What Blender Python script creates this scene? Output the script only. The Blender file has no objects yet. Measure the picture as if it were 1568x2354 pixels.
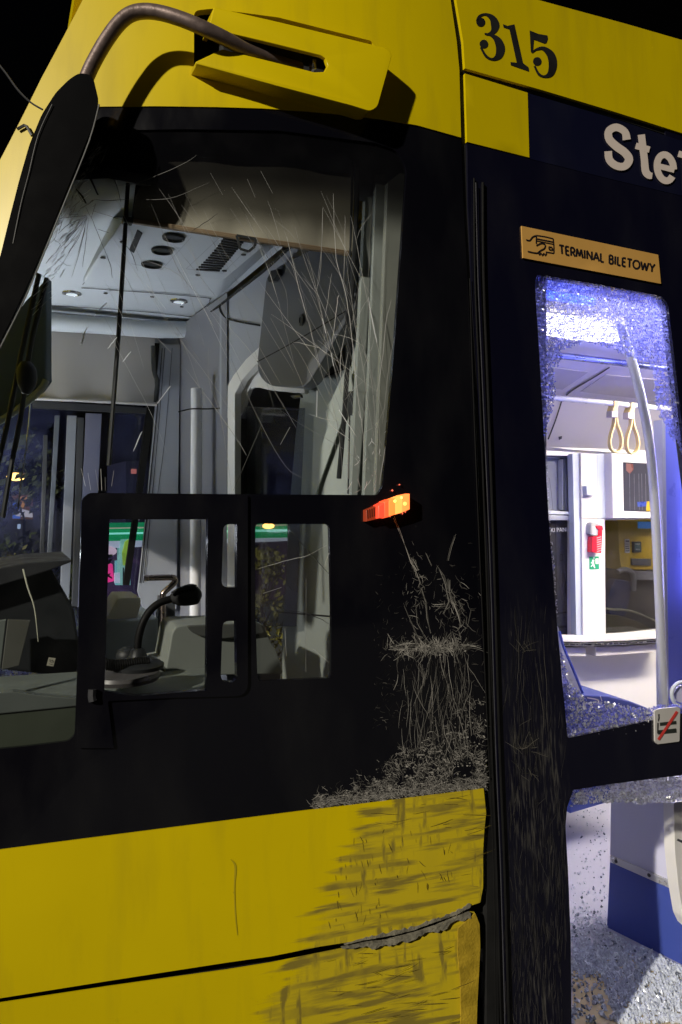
import bpy, bmesh, math, random
from mathutils import Vector, Matrix
from mathutils.geometry import delaunay_2d_cdt
from mathutils import noise as mnoise

rnd = random.Random(7)
sc = bpy.context.scene
COL = sc.collection
R = math.radians

# ------------------------------------------------------------------ camera, world, sun, exposure
YAW = R(25.2)
CAM = Vector((0.0, 0.0, 1.75))
FPX, U0, V0 = 1700.0, 784.0, 1132.0
cd = bpy.data.cameras.new('camera')
cam = bpy.data.objects.new('camera', cd)
COL.objects.link(cam)
cam.location = CAM
cam.rotation_euler = (R(90), 0, -YAW)
cam.rotation_euler.z = -(math.pi / 2 - (math.pi / 2 - YAW))
cd.sensor_fit = 'VERTICAL'
cd.sensor_height = 36.0
cd.lens = FPX / 2354 * 36
cd.shift_y = -45 / 2354
cd.clip_start = 0.05
cd.clip_end = 500
sc.camera = cam

w = bpy.data.worlds.new('World')
sc.world = w
w.use_nodes = True
nt = w.node_tree
bg = nt.nodes['Background']
sky = nt.nodes.new('ShaderNodeTexSky')
sky.sky_type = 'NISHITA'
sky.sun_disc = False
SUN_DIR = Vector((.80, .36, -.47)).normalized()      # direction the light travels
sky.sun_elevation = R(-5)
sky.sun_rotation = math.atan2(-SUN_DIR.x, -SUN_DIR.y)
nt.links.new(sky.outputs[0], bg.inputs[0])
bg.inputs[1].default_value = 0.12

sd = bpy.data.lights.new('street_light_sun', 'SUN')
sd.energy = 3.1
sd.angle = R(1.4)
sd.color = (1.0, .93, .80)
so = bpy.data.objects.new('street_light_sun', sd)
COL.objects.link(so)
so.location = (-6, -4, 6)
so.rotation_euler = SUN_DIR.to_track_quat('-Z', 'Y').to_euler()

sc.view_settings.view_transform = 'Standard'
sc.view_settings.look = 'None'
sc.view_settings.exposure = 0.0
sc.view_settings.gamma = 1.0
cy = sc.cycles
cy.use_denoising = True
cy.max_bounces = 10
cy.diffuse_bounces = 6
cy.glossy_bounces = 4
cy.transparent_max_bounces = 32
cy.transmission_bounces = 6
cy.sample_clamp_indirect = 4
cy.caustics_reflective = False
cy.caustics_refractive = False

# ------------------------------------------------------------------ geometry of the place
S_, C_ = math.sin(YAW), math.cos(YAW)


def ray(u, v):
    k = (u - U0) / FPX
    return Vector((S_ + k * C_, C_ - k * S_, (V0 - v) / FPX))


def skin_y(x, z):
    """outer skin of the tram: leaning side wall, tapering into the nose ahead of the seam"""
    b = 1.82 + .085 * (z - .98)
    d = 1.357 - x
    if d > 0:
        t = max(-.35, min(1.25, (z - .87) / 2.02))
        b += .17 * d * d / (d + .1) * (1 - t) + .2576 * d * d * t
    return b


def P(u, v, pl):
    """where the sight line meets a surface: ('y',c) ('x',c) ('z',c) ('s',offset from skin) ('p',point,normal)"""
    r = ray(u, v)
    k = pl[0]
    if k == 'y':
        t = pl[1] / r.y
    elif k == 'x':
        t = pl[1] / r.x
    elif k == 'z':
        t = (pl[1] - CAM.z) / r.z
    elif k == 'p':
        t = (pl[1] - CAM).dot(pl[2]) / r.dot(pl[2])
    else:
        lo, hi = .8, 4.5
        for _ in range(40):
            m = (lo + hi) / 2
            q = CAM + r * m
            if q.y - skin_y(q.x, q.z) - pl[1] > 0:
                hi = m
            else:
                lo = m
        t = hi
    return CAM + r * t


def depth_of(p):
    return (p - CAM).x * S_ + (p - CAM).y * C_


# ------------------------------------------------------------------ materials
MATS = {}


def N(nt, t, **kw):
    n = nt.nodes.new(t)
    for k, v in kw.items():
        setattr(n, k, v)
    return n


def mat(name, col, rough=.5, metal=0.0, coat=0.0, var=.12, scale=14, bump=0.0, bscale=120, spec=.5, emit=None, estr=0.0, rvar=.12):
    if name in MATS:
        return MATS[name]
    m = bpy.data.materials.new(name)
    m.use_nodes = True
    nt = m.node_tree
    b = nt.nodes['Principled BSDF']
    geo = N(nt, 'ShaderNodeNewGeometry')
    no = N(nt, 'ShaderNodeTexNoise')
    no.inputs['Scale'].default_value = scale
    no.inputs['Detail'].default_value = 6
    nt.links.new(geo.outputs['Position'], no.inputs['Vector'])
    mx = N(nt, 'ShaderNodeMix', data_type='RGBA')
    mx.inputs[6].default_value = (*[c * (1 - var) for c in col], 1)
    mx.inputs[7].default_value = (*[min(1, c * (1 + var)) for c in col], 1)
    nt.links.new(no.outputs['Fac'], mx.inputs[0])
    nt.links.new(mx.outputs[2], b.inputs['Base Color'])
    mr = N(nt, 'ShaderNodeMapRange')
    mr.inputs[1].default_value = .3
    mr.inputs[2].default_value = .7
    mr.inputs[3].default_value = max(.02, rough - rvar)
    mr.inputs[4].default_value = min(1, rough + rvar)
    nt.links.new(no.outputs['Fac'], mr.inputs[0])
    nt.links.new(mr.outputs[0], b.inputs['Roughness'])
    b.inputs['Metallic'].default_value = metal
    b.inputs['Coat Weight'].default_value = coat
    b.inputs['Specular IOR Level'].default_value = spec
    if bump:
        n2 = N(nt, 'ShaderNodeTexNoise')
        n2.inputs['Scale'].default_value = bscale
        n2.inputs['Detail'].default_value = 4
        nt.links.new(geo.outputs['Position'], n2.inputs['Vector'])
        bp = N(nt, 'ShaderNodeBump')
        bp.inputs['Strength'].default_value = bump
        bp.inputs['Distance'].default_value = .004
        nt.links.new(n2.outputs['Fac'], bp.inputs['Height'])
        nt.links.new(bp.outputs[0], b.inputs['Normal'])
    if emit:
        b.inputs['Emission Color'].default_value = (*emit, 1)
        b.inputs['Emission Strength'].default_value = estr
    MATS[name] = m
    return m


def emis(name, col, s):
    return mat(name, [c * .6 for c in col], .4, emit=col, estr=s)


def glass_mat(name, tint=(.9, .93, .95), gloss=.06, fade=None, film=(.03, 0.0), fcol=(.20, .20, .21)):
    if name in MATS:
        return MATS[name]
    m = bpy.data.materials.new(name)
    m.use_nodes = True
    nt = m.node_tree
    nt.nodes.remove(nt.nodes['Principled BSDF'])
    out = nt.nodes['Material Output']
    tr = N(nt, 'ShaderNodeBsdfTransparent')
    tr.inputs[0].default_value = (*tint, 1)
    gl = N(nt, 'ShaderNodeBsdfGlossy')
    gl.inputs['Roughness'].default_value = .04
    mix = N(nt, 'ShaderNodeMixShader')
    fr = N(nt, 'ShaderNodeFresnel')
    fr.inputs[0].default_value = 1.25
    ad = N(nt, 'ShaderNodeMath', operation='MULTIPLY')
    ad.inputs[1].default_value = gloss / .04
    nt.links.new(fr.outputs[0], ad.inputs[0])
    cl = N(nt, 'ShaderNodeMath', operation='MINIMUM')
    cl.inputs[1].default_value = .35
    nt.links.new(ad.outputs[0], cl.inputs[0])
    nt.links.new(cl.outputs[0], mix.inputs[0])
    nt.links.new(tr.outputs[0], mix.inputs[1])
    nt.links.new(gl.outputs[0], mix.inputs[2])
    last = mix
    geo = N(nt, 'ShaderNodeNewGeometry')
    if fade:                       # printed dot fade along the top of the pane
        sep = N(nt, 'ShaderNodeSeparateXYZ')
        nt.links.new(geo.outputs['Position'], sep.inputs[0])
        mr = N(nt, 'ShaderNodeMapRange', interpolation_type='SMOOTHSTEP')
        mr.inputs[1].default_value = fade[0]
        mr.inputs[2].default_value = fade[1]
        mr.inputs[3].default_value = 0
        mr.inputs[4].default_value = .82
        nt.links.new(sep.outputs[2], mr.inputs[0])
        pr = N(nt, 'ShaderNodeBsdfPrincipled')
        pr.inputs['Base Color'].default_value = (.003, .003, .004, 1)
        pr.inputs['Roughness'].default_value = .12
        pr.inputs['Specular IOR Level'].default_value = .2
        m2 = N(nt, 'ShaderNodeMixShader')
        nt.links.new(mr.outputs[0], m2.inputs[0])
        nt.links.new(mix.outputs[0], m2.inputs[1])
        nt.links.new(pr.outputs[0], m2.inputs[2])
        last = m2
    # thin smeary dirt film; on the far pane its blue paints a reflected sheen
    no = N(nt, 'ShaderNodeTexNoise')
    no.inputs['Scale'].default_value = 5
    no.inputs['Detail'].default_value = 8
    nt.links.new(geo.outputs['Position'], no.inputs['Vector'])
    mr2 = N(nt, 'ShaderNodeMapRange')
    mr2.inputs[1].default_value = .45
    mr2.inputs[2].default_value = .8
    mr2.inputs[3].default_value = film[1]
    mr2.inputs[4].default_value = film[0]
    nt.links.new(no.outputs['Fac'], mr2.inputs[0])
    df = N(nt, 'ShaderNodeBsdfDiffuse')
    df.inputs[0].default_value = (*fcol, 1)
    m3 = N(nt, 'ShaderNodeMixShader')
    nt.links.new(mr2.outputs[0], m3.inputs[0])
    nt.links.new(last.outputs[0], m3.inputs[1])
    nt.links.new(df.outputs[0], m3.inputs[2])
    nt.links.new(m3.outputs[0], out.inputs[0])
    MATS[name] = m
    return m


def crumb_mat(name, tint, transp=.3):
    m = bpy.data.materials.new(name)
    m.use_nodes = True
    nt = m.node_tree
    nt.nodes.remove(nt.nodes['Principled BSDF'])
    out = nt.nodes['Material Output']
    geo = N(nt, 'ShaderNodeNewGeometry')
    rampc = N(nt, 'ShaderNodeMix', data_type='RGBA')
    rampc.inputs[6].default_value = (*[c * .5 for c in tint], 1)
    rampc.inputs[7].default_value = (*tint, 1)
    nt.links.new(geo.outputs['Random Per Island'], rampc.inputs[0])
    tl = N(nt, 'ShaderNodeBsdfTranslucent')
    nt.links.new(rampc.outputs[2], tl.inputs[0])
    tr = N(nt, 'ShaderNodeBsdfTransparent')
    tr.inputs[0].default_value = (.92, .95, .97, 1)
    gl = N(nt, 'ShaderNodeBsdfGlossy')
    gl.inputs['Roughness'].default_value = .12
    df = N(nt, 'ShaderNodeBsdfDiffuse')
    nt.links.new(rampc.outputs[2], df.inputs[0])
    a = N(nt, 'ShaderNodeMixShader')
    rp = N(nt, 'ShaderNodeMath', operation='MULTIPLY_ADD')       # every crumb clears or clouds differently
    rp.inputs[1].default_value = 91.7
    nt.links.new(geo.outputs['Random Per Island'], rp.inputs[0])
    fr_ = N(nt, 'ShaderNodeMath', operation='FRACT')
    nt.links.new(rp.outputs[0], fr_.inputs[0])
    ml = N(nt, 'ShaderNodeMath', operation='MULTIPLY')
    ml.inputs[1].default_value = transp * 2
    nt.links.new(fr_.outputs[0], ml.inputs[0])
    nt.links.new(ml.outputs[0], a.inputs[0])
    nt.links.new(tl.outputs[0], a.inputs[1])
    nt.links.new(tr.outputs[0], a.inputs[2])
    b = N(nt, 'ShaderNodeMixShader')
    b.inputs[0].default_value = .15
    nt.links.new(a.outputs[0], b.inputs[1])
    nt.links.new(df.outputs[0], b.inputs[2])
    c = N(nt, 'ShaderNodeMixShader')
    c.inputs[0].default_value = .12
    nt.links.new(b.outputs[0], c.inputs[1])
    nt.links.new(gl.outputs[0], c.inputs[2])
    nt.links.new(c.outputs[0], out.inputs[0])
    return m


def yellow_paint():
    """tram yellow; the rear lower corner of the nose is scuffed through to grey-brown"""
    m = bpy.data.materials.new('yellow_paint')
    m.use_nodes = True
    nt = m.node_tree
    L = nt.links.new
    b = nt.nodes['Principled BSDF']
    geo = N(nt, 'ShaderNodeNewGeometry')
    sep = N(nt, 'ShaderNodeSeparateXYZ')
    L(geo.outputs['Position'], sep.inputs[0])
    # grime
    n1 = N(nt, 'ShaderNodeTexNoise')
    n1.inputs['Scale'].default_value = 3.5
    n1.inputs['Detail'].default_value = 9
    L(geo.outputs['Position'], n1.inputs['Vector'])
    base = N(nt, 'ShaderNodeMix', data_type='RGBA')
    base.inputs[6].default_value = (.65, .49, .0008, 1)
    base.inputs[7].default_value = (.75, .575, .0015, 1)
    L(n1.outputs['Fac'], base.inputs[0])
    # scuff zone: x + .35*z beyond a ragged line, z below the glass
    n2 = N(nt, 'ShaderNodeTexNoise')
    n2.inputs['Scale'].default_value = 5.5
    n2.inputs['Detail'].default_value = 9
    mp = N(nt, 'ShaderNodeMapping')
    mp.inputs['Scale'].default_value = (.8, 1, 9)
    mp.inputs['Rotation'].default_value = (0, R(-4), 0)
    L(geo.outputs['Position'], mp.inputs['Vector'])
    L(mp.outputs[0], n2.inputs['Vector'])
    n3 = N(nt, 'ShaderNodeTexNoise')
    n3.inputs['Scale'].default_value = 17
    n3.inputs['Detail'].default_value = 8
    mp3 = N(nt, 'ShaderNodeMapping')
    mp3.inputs['Scale'].default_value = (2.6, 1, .55)
    L(geo.outputs['Position'], mp3.inputs['Vector'])
    L(mp3.outputs[0], n3.inputs['Vector'])
    e1 = N(nt, 'ShaderNodeMath', operation='MULTIPLY_ADD')     # x - .55*z
    e1.inputs[1].default_value = -.62
    L(sep.outputs[2], e1.inputs[0])
    L(sep.outputs[0], e1.inputs[2])
    e2 = N(nt, 'ShaderNodeMath', operation='MULTIPLY_ADD')
    e2.inputs[1].default_value = .32
    L(n2.outputs['Fac'], e2.inputs[0])
    L(e1.outputs[0], e2.inputs[2])
    edge = N(nt, 'ShaderNodeMapRange', interpolation_type='SMOOTHSTEP')
    edge.inputs[1].default_value = .575
    edge.inputs[2].default_value = .64
    L(e2.outputs[0], edge.inputs[0])
    low = N(nt, 'ShaderNodeMath', operation='LESS_THAN')
    low.inputs[1].default_value = 1.0
    L(sep.outputs[2], low.inputs[0])
    fr = N(nt, 'ShaderNodeMath', operation='LESS_THAN')
    fr.inputs[1].default_value = 1.36
    L(sep.outputs[0], fr.inputs[0])
    a1 = N(nt, 'ShaderNodeMath', operation='MULTIPLY')
    L(edge.outputs[0], a1.inputs[0])
    L(low.outputs[0], a1.inputs[1])
    a2 = N(nt, 'ShaderNodeMath', operation='MULTIPLY')
    L(a1.outputs[0], a2.inputs[0])
    L(fr.outputs[0], a2.inputs[1])
    st = N(nt, 'ShaderNodeMapRange')
    st.inputs[1].default_value = .47
    st.inputs[2].default_value = .60
    L(n2.outputs['Fac'], st.inputs[0])
    st3 = N(nt, 'ShaderNodeMapRange')
    st3.inputs[1].default_value = .50
    st3.inputs[2].default_value = .66
    L(n3.outputs['Fac'], st3.inputs[0])
    n6 = N(nt, 'ShaderNodeTexNoise')
    n6.inputs['Scale'].default_value = 5.5
    n6.inputs['Detail'].default_value = 5
    L(geo.outputs['Position'], n6.inputs['Vector'])
    sel = N(nt, 'ShaderNodeMapRange')
    sel.inputs[1].default_value = .44
    sel.inputs[2].default_value = .56
    L(n6.outputs['Fac'], sel.inputs[0])
    v3 = N(nt, 'ShaderNodeMath', operation='MULTIPLY')
    L(st3.outputs[0], v3.inputs[0])
    L(sel.outputs[0], v3.inputs[1])
    inv = N(nt, 'ShaderNodeMapRange')
    inv.inputs[1].default_value = .40
    inv.inputs[2].default_value = .62
    inv.inputs[3].default_value = 1.0
    inv.inputs[4].default_value = .25
    L(n6.outputs['Fac'], inv.inputs[0])
    v1 = N(nt, 'ShaderNodeMath', operation='MULTIPLY')
    L(st.outputs[0], v1.inputs[0])
    L(inv.outputs[0], v1.inputs[1])
    mxx = N(nt, 'ShaderNodeMath', operation='MAXIMUM')
    L(v1.outputs[0], mxx.inputs[0])
    L(v3.outputs[0], mxx.inputs[1])
    a3 = N(nt, 'ShaderNodeMath', operation='MULTIPLY')
    L(a2.outputs[0], a3.inputs[0])
    L(mxx.outputs[0], a3.inputs[1])
    a35 = N(nt, 'ShaderNodeMath', operation='MULTIPLY_ADD')     # overall dull film inside the rubbed zone
    a35.inputs[1].default_value = .24
    L(a2.outputs[0], a35.inputs[0])
    L(a3.outputs[0], a35.inputs[2])
    a35.use_clamp = True
    a4 = N(nt, 'ShaderNodeMath', operation='MULTIPLY')
    a4.inputs[1].default_value = .78
    L(a35.outputs[0], a4.inputs[0])
    sc_ = N(nt, 'ShaderNodeMix', data_type='RGBA')
    sc_.inputs[7].default_value = (.125, .095, .03, 1)
    L(a4.outputs[0], sc_.inputs[0])
    n5 = N(nt, 'ShaderNodeTexNoise')
    n5.inputs['Scale'].default_value = 16
    n5.inputs['Detail'].default_value = 7
    mp5 = N(nt, 'ShaderNodeMapping')
    mp5.inputs['Scale'].default_value = (1, 1, .12)
    L(geo.outputs['Position'], mp5.inputs['Vector'])
    L(mp5.outputs[0], n5.inputs['Vector'])
    g5 = N(nt, 'ShaderNodeMapRange')
    g5.inputs[1].default_value = .5
    g5.inputs[2].default_value = .85
    g5.inputs[4].default_value = .24
    L(n5.outputs['Fac'], g5.inputs[0])
    dirt = N(nt, 'ShaderNodeMix', data_type='RGBA')
    dirt.inputs[7].default_value = (.20, .15, .02, 1)
    L(g5.outputs[0], dirt.inputs[0])
    L(base.outputs[2], dirt.inputs[6])
    L(dirt.outputs[2], sc_.inputs[6])
    L(sc_.outputs[2], b.inputs['Base Color'])
    ro = N(nt, 'ShaderNodeMapRange')
    ro.inputs[3].default_value = .3
    ro.inputs[4].default_value = .75
    L(a2.outputs[0], ro.inputs[0])
    L(ro.outputs[0], b.inputs['Roughness'])
    b.inputs['Specular IOR Level'].default_value = .35
    MATS['yellow'] = m
    return m


def streak_mat(name, lo, hi, rough=.8):
    m = bpy.data.materials.new(name)
    m.use_nodes = True
    nt = m.node_tree
    b = nt.nodes['Principled BSDF']
    geo = N(nt, 'ShaderNodeNewGeometry')
    pw = N(nt, 'ShaderNodeMath', operation='POWER')
    pw.inputs[1].default_value = 1.8
    nt.links.new(geo.outputs['Random Per Island'], pw.inputs[0])
    mx = N(nt, 'ShaderNodeMix', data_type='RGBA')
    mx.inputs[6].default_value = (*lo, 1)
    mx.inputs[7].default_value = (*hi, 1)
    nt.links.new(pw.outputs[0], mx.inputs[0])
    nt.links.new(mx.outputs[2], b.inputs['Base Color'])
    b.inputs['Roughness'].default_value = rough
    b.inputs['Specular IOR Level'].default_value = .2
    return m


YEL = yellow_paint()
def dusty(name, col, dust, rough, x0=None):
    m = bpy.data.materials.new(name)
    m.use_nodes = True
    nt = m.node_tree
    L = nt.links.new
    b = nt.nodes['Principled BSDF']
    geo = N(nt, 'ShaderNodeNewGeometry')

    def noise(sc_, scale, det=8):
        mp = N(nt, 'ShaderNodeMapping')
        mp.inputs['Scale'].default_value = sc_
        L(geo.outputs['Position'], mp.inputs['Vector'])
        n = N(nt, 'ShaderNodeTexNoise')
        n.inputs['Scale'].default_value = scale
        n.inputs['Detail'].default_value = det
        L(mp.outputs[0], n.inputs['Vector'])
        return n.outputs['Fac']

    def rng(src, a, b_, c=0.0, d=1.0):
        r = N(nt, 'ShaderNodeMapRange')
        r.inputs[1].default_value, r.inputs[2].default_value, r.inputs[3].default_value, r.inputs[4].default_value = a, b_, c, d
        L(src, r.inputs[0])
        return r.outputs[0]

    def mul(a, b_):
        n = N(nt, 'ShaderNodeMath', operation='MULTIPLY')
        L(a, n.inputs[0])
        if isinstance(b_, float):
            n.inputs[1].default_value = b_
        else:
            L(b_, n.inputs[1])
        return n.outputs[0]
    film = rng(noise((1, 1, .4), 6), .42, .75, 0, .5)
    mx = N(nt, 'ShaderNodeMix', data_type='RGBA')
    mx.inputs[6].default_value = (*col, 1)
    mx.inputs[7].default_value = (*dust, 1)
    L(film, mx.inputs[0])
    last = mx.outputs[2]
    if x0:                # scraped zone: vertical rubbing, worse towards the bottom
        sep = N(nt, 'ShaderNodeSeparateXYZ')
        L(geo.outputs['Position'], sep.inputs[0])
        zone = mul(mul(rng(sep.outputs[0], x0[0], x0[0] + .05), rng(sep.outputs[0], x0[1], x0[1] - .06)), rng(sep.outputs[2], 1.45, .75))
        st = rng(noise((1, 1, .05), 130, 6), .50, .72)
        st = mul(st, rng(noise((1, 1, .35), 14, 5), .38, .68))
        m2 = N(nt, 'ShaderNodeMix', data_type='RGBA')
        m2.inputs[7].default_value = (.20, .19, .165, 1)
        L(mul(mul(st, zone), .8), m2.inputs[0])
        L(last, m2.inputs[6])
        last = m2.outputs[2]
    L(last, b.inputs['Base Color'])
    L(rng(film, 0, .5, rough, rough + .22), b.inputs['Roughness'])
    b.inputs['Coat Weight'].default_value = .25
    return m


BLACK = dusty('black_gloss', (.0035, .0035, .006), (.014, .014, .015), .10)
NAVY = dusty('navy_gloss', (.005, .005, .015), (.016, .016, .024), .12, (1.40, 1.66))
DISPN = dusty('display_navy', (.007, .008, .026), (.016, .017, .032), .12)
RUBBER = mat('rubber', (.008, .008, .008), .6, bump=.15, spec=.15)
DGREY = mat('dark_grey_plastic', (.035, .036, .04), .5, bump=.1, bscale=300)
LGREY = mat('light_grey_plastic', (.55, .59, .64), .45, scale=4, rvar=.03, var=.04, bump=.05, bscale=300)
MGREY = mat('mid_grey_plastic', (.36, .38, .43), .45, scale=4, rvar=.03, var=.04, bump=.05, bscale=300)
LOCK = mat('locker_grey', (.105, .11, .125), .42, scale=4, rvar=.03, var=.04, bump=.06, bscale=300)
GGREEN = mat('grey_green_plastic', (.37, .40, .37), .5, scale=4, rvar=.03, var=.04, bump=.06, bscale=260)
DESK = mat('desk_green_grey', (.16, .18, .165), .5, var=.1, bump=.08, bscale=260)
DASH = mat('dash_black', (.018, .02, .022), .5, bump=.2, bscale=400)
WHITE = mat('white_plastic', (.88, .86, .82), .4, var=.03)
CREAM = mat('cream_panel', (.74, .70, .65), .5, var=.03)
GREIGE = mat('greige_panel', (.50, .47, .43), .55, var=.04)
BLUEGREY = mat('blue_grey_panel', (.60, .66, .72), .45, var=.03)
STEEL = mat('brushed_steel', (.62, .63, .66), .22, metal=1.0, var=.05, scale=40)
TUBE = mat('bronze_painted_tube', (.22, .165, .15), .42, metal=.55, var=.15, scale=50, bump=.1, bscale=200)
SEAM = mat('seam_black', (.006, .006, .006), .7)
FABRIC = mat('blind_fabric', (.40, .37, .29), .85, var=.12, scale=7, bump=.25, bscale=500)
FABRIC2 = mat('blind_grey_fabric', (.36, .345, .34), .85, var=.06, scale=5, bump=.2, bscale=500)
WOOD = mat('blind_rail', (.30, .215, .13), .5, var=.15)
LILAC = mat('lilac_panel', (.62, .62, .78), .45, var=.03)
BLUE = mat('blue_panel', (.045, .075, .34), .5, var=.06)
LAV = mat('lavender_panel', (.27, .31, .98), .35, var=.03)
FLOOR = mat('lilac_floor', (.38, .38, .47), .55, var=.12, scale=60, bump=.1)
SCRATCH = streak_mat('scratch_grey', (.028, .027, .025), (.50, .475, .43))
SCRATCHD = streak_mat('scratch_dim', (.012, .012, .012), (.15, .14, .125))
SCUFF = streak_mat('scuff_brown', (.10, .07, .015), (.40, .30, .04))
CRACK = streak_mat('crack_white', (.25, .25, .24), (.85, .85, .82), .4)
CRACKB = mat('crack_bright', (.92, .95, .97), .2, var=.05)
CRACKD = mat('crack_dark', (.03, .03, .03), .5)
GLASS = glass_mat('cab_glass', (.93, .95, .96), .05, fade=(2.585, 2.69))
PANE = glass_mat('pane_glass', (.64, .65, .66), .08, film=(.14, .03), fcol=(.22, .19, .16))
PANE2 = glass_mat('far_pane_glass', (.62, .65, .74), .16, film=(.30, .06), fcol=(.12, .13, .27))  # blue film colour stands for the sheen reflected in the pane
DARKG = glass_mat('dark_tinted_glass', (.74, .76, .80), .10)
CRUMBB = crumb_mat('crumb_blue_lit', (.36, .39, 1.0), .13)  # clear glass; the blue lamp light is put into this tint
CRUMBW = crumb_mat('crumb_white', (.94, .95, 1.0), .12)

# ------------------------------------------------------------------ object builders
WORLD = {}


def tag(o, label=None, cat=None, group=None, kind=None):
    if label:
        o['label'] = label
    if cat:
        o['category'] = cat
    if group:
        o['group'] = group
    if kind:
        o['kind'] = kind
    return o


def thing(name, loc, label, cat, group=None):
    o = bpy.data.objects.new(name, None)
    COL.objects.link(o)
    o.empty_display_size = .1
    o.location = loc
    WORLD[o.name] = Vector(loc)
    return tag(o, label, cat, group)


def link(name, bm, m, parent=None, smooth=False, kind=None):
    me = bpy.data.meshes.new(name)
    if bm.verts:
        lo = Vector([min(v.co[i] for v in bm.verts) for i in range(3)])
        hi = Vector([max(v.co[i] for v in bm.verts) for i in range(3)])
        c = (lo + hi) / 2
        if parent is None:
            c.z = lo.z
        bmesh.ops.translate(bm, verts=bm.verts, vec=-c)
    else:
        c = Vector()
    bm.normal_update()
    bm.to_mesh(me)
    bm.free()
    if smooth:
        for p in me.polygons:
            p.use_smooth = True
        me.set_sharp_from_angle(angle=R(38))
    for q in (m if isinstance(m, (list, tuple)) else [m]):
        me.materials.append(q)
    o = bpy.data.objects.new(name, me)
    COL.objects.link(o)
    if parent:
        o.parent = parent
        o.location = c - WORLD[parent.name]
    else:
        o.location = c
    WORLD[o.name] = c
    if kind:
        o['kind'] = kind
    return o


def inpoly(p, poly):
    x, y = p
    r = False
    j = len(poly) - 1
    for i in range(len(poly)):
        xi, yi = poly[i]
        xj, yj = poly[j]
        if (yi > y) != (yj > y) and x < (xj - xi) * (y - yi) / (yj - yi) + xi:
            r = not r
        j = i
    return r


def roundpoly(pts, rad, n=4):
    """round the corners of a pixel outline; rad may be one number or one per corner"""
    out = []
    L = len(pts)
    for i in range(L):
        r_ = rad[i] if isinstance(rad, (list, tuple)) else rad
        a, b, c = Vector(pts[i - 1]), Vector(pts[i]), Vector(pts[(i + 1) % L])
        d1, d2 = a - b, c - b
        r_ = min(r_, d1.length * .45, d2.length * .45)
        if r_ < .5:
            out.append(tuple(b))
            continue
        p, q = b + d1.normalized() * r_, b + d2.normalized() * r_
        for k in range(n + 1):
            t = k / n
            out.append(tuple(p * (1 - t) ** 2 + b * 2 * t * (1 - t) + q * t * t))
    return out


def densify(pts, step):
    out = []
    for i in range(len(pts)):
        a, b = Vector(pts[i]), Vector(pts[(i + 1) % len(pts)])
        n = max(1, int((b - a).length / step))
        for k in range(n):
            out.append(tuple(a.lerp(b, k / n)))
    return out


def skin(name, outline, m, parent, off=0.0, th=.02, holes=(), smooth=True, step=38, kind=None):
    """curved sheet of the tram's skin (thickness th inwards) cut to an outline, with holes"""
    def conv(px):
        return [(q.x, q.z) for q in (P(u, v, ('s', off)) for u, v in densify(px, step))]
    loops = [conv(outline)] + [conv(h) for h in holes]
    vs, es = [], []
    for lp in loops:
        s = len(vs)
        vs += [Vector(q) for q in lp]
        es += [(s + i, s + (i + 1) % len(lp)) for i in range(len(lp))]
    o = loops[0]
    x0, x1 = min(p[0] for p in o), max(p[0] for p in o)
    z0, z1 = min(p[1] for p in o), max(p[1] for p in o)
    g = .08
    x = x0 + g / 2
    while x < x1:
        z = z0 + g / 2
        while z < z1:
            if inpoly((x, z), o) and not any(inpoly((x, z), h) for h in loops[1:]):
                vs.append(Vector((x, z)))
            z += g
        x += g
    r = delaunay_2d_cdt(vs, es, [], 0, 1e-5)
    bm = bmesh.new()
    fr = [bm.verts.new((q.x, skin_y(q.x, q.y) + off, q.y)) for q in r[0]]
    bk = [bm.verts.new((q.x, skin_y(q.x, q.y) + off + th, q.y)) for q in r[0]] if th else None
    cnt = {}
    for f in r[2]:
        c = sum((r[0][i] for i in f), Vector((0, 0))) / len(f)
        c = (c.x, c.y)
        if not inpoly(c, o) or any(inpoly(c, h) for h in loops[1:]):
            continue
        a = list(f)
        e1, e2 = r[0][a[1]] - r[0][a[0]], r[0][a[2]] - r[0][a[0]]
        if e1.x * e2.y - e1.y * e2.x < 0:
            a.reverse()
        bm.faces.new([fr[i] for i in a])
        if th:
            bm.faces.new([bk[i] for i in reversed(a)]).material_index = 1 if isinstance(m, (list, tuple)) else 0
        for i in range(len(a)):
            e = (a[i], a[(i + 1) % len(a)])
            cnt[e] = 1
    if th:
        for (i, j) in cnt:
            if (j, i) not in cnt:
                bm.faces.new([fr[j], fr[i], bk[i], bk[j]])
    bmesh.ops.delete(bm, geom=[v for v in bm.verts if not v.link_faces], context='VERTS')
    return link(name, bm, m, parent, smooth, kind)


def prism_bm(bm, front, ext, bevel=0.0, bseg=2):
    vs = [bm.verts.new(p) for p in front]
    f = bm.faces.new(vs)
    f.normal_update()
    if f.normal.dot(ext) > 0:
        f.normal_flip()
    r = bmesh.ops.extrude_face_region(bm, geom=[f])
    nv = [e for e in r['geom'] if isinstance(e, bmesh.types.BMVert)]
    nf = [e for e in r['geom'] if isinstance(e, bmesh.types.BMFace)]
    bmesh.ops.translate(bm, verts=nv, vec=ext)
    if bm.faces and f.is_valid and f not in nf:
        pass
    bmesh.ops.recalc_face_normals(bm, faces=bm.faces)
    if bevel:
        es = [e for e in bm.edges if all(v in vs for v in e.verts)]
        bmesh.ops.bevel(bm, geom=es, offset=bevel, segments=bseg, affect='EDGES', profile=.6, clamp_overlap=True)


def plane_dir(pl):
    return {'y': Vector((0, 1, 0)), 'x': Vector((1, 0, 0)), 'z': Vector((0, 0, 1)), 's': Vector((0, 1, 0))}.get(pl[0]) if pl[0] != 'p' else (
        pl[2].normalized() if pl[2].dot(ray(784, 1132)) > 0 else -pl[2].normalized())


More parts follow.
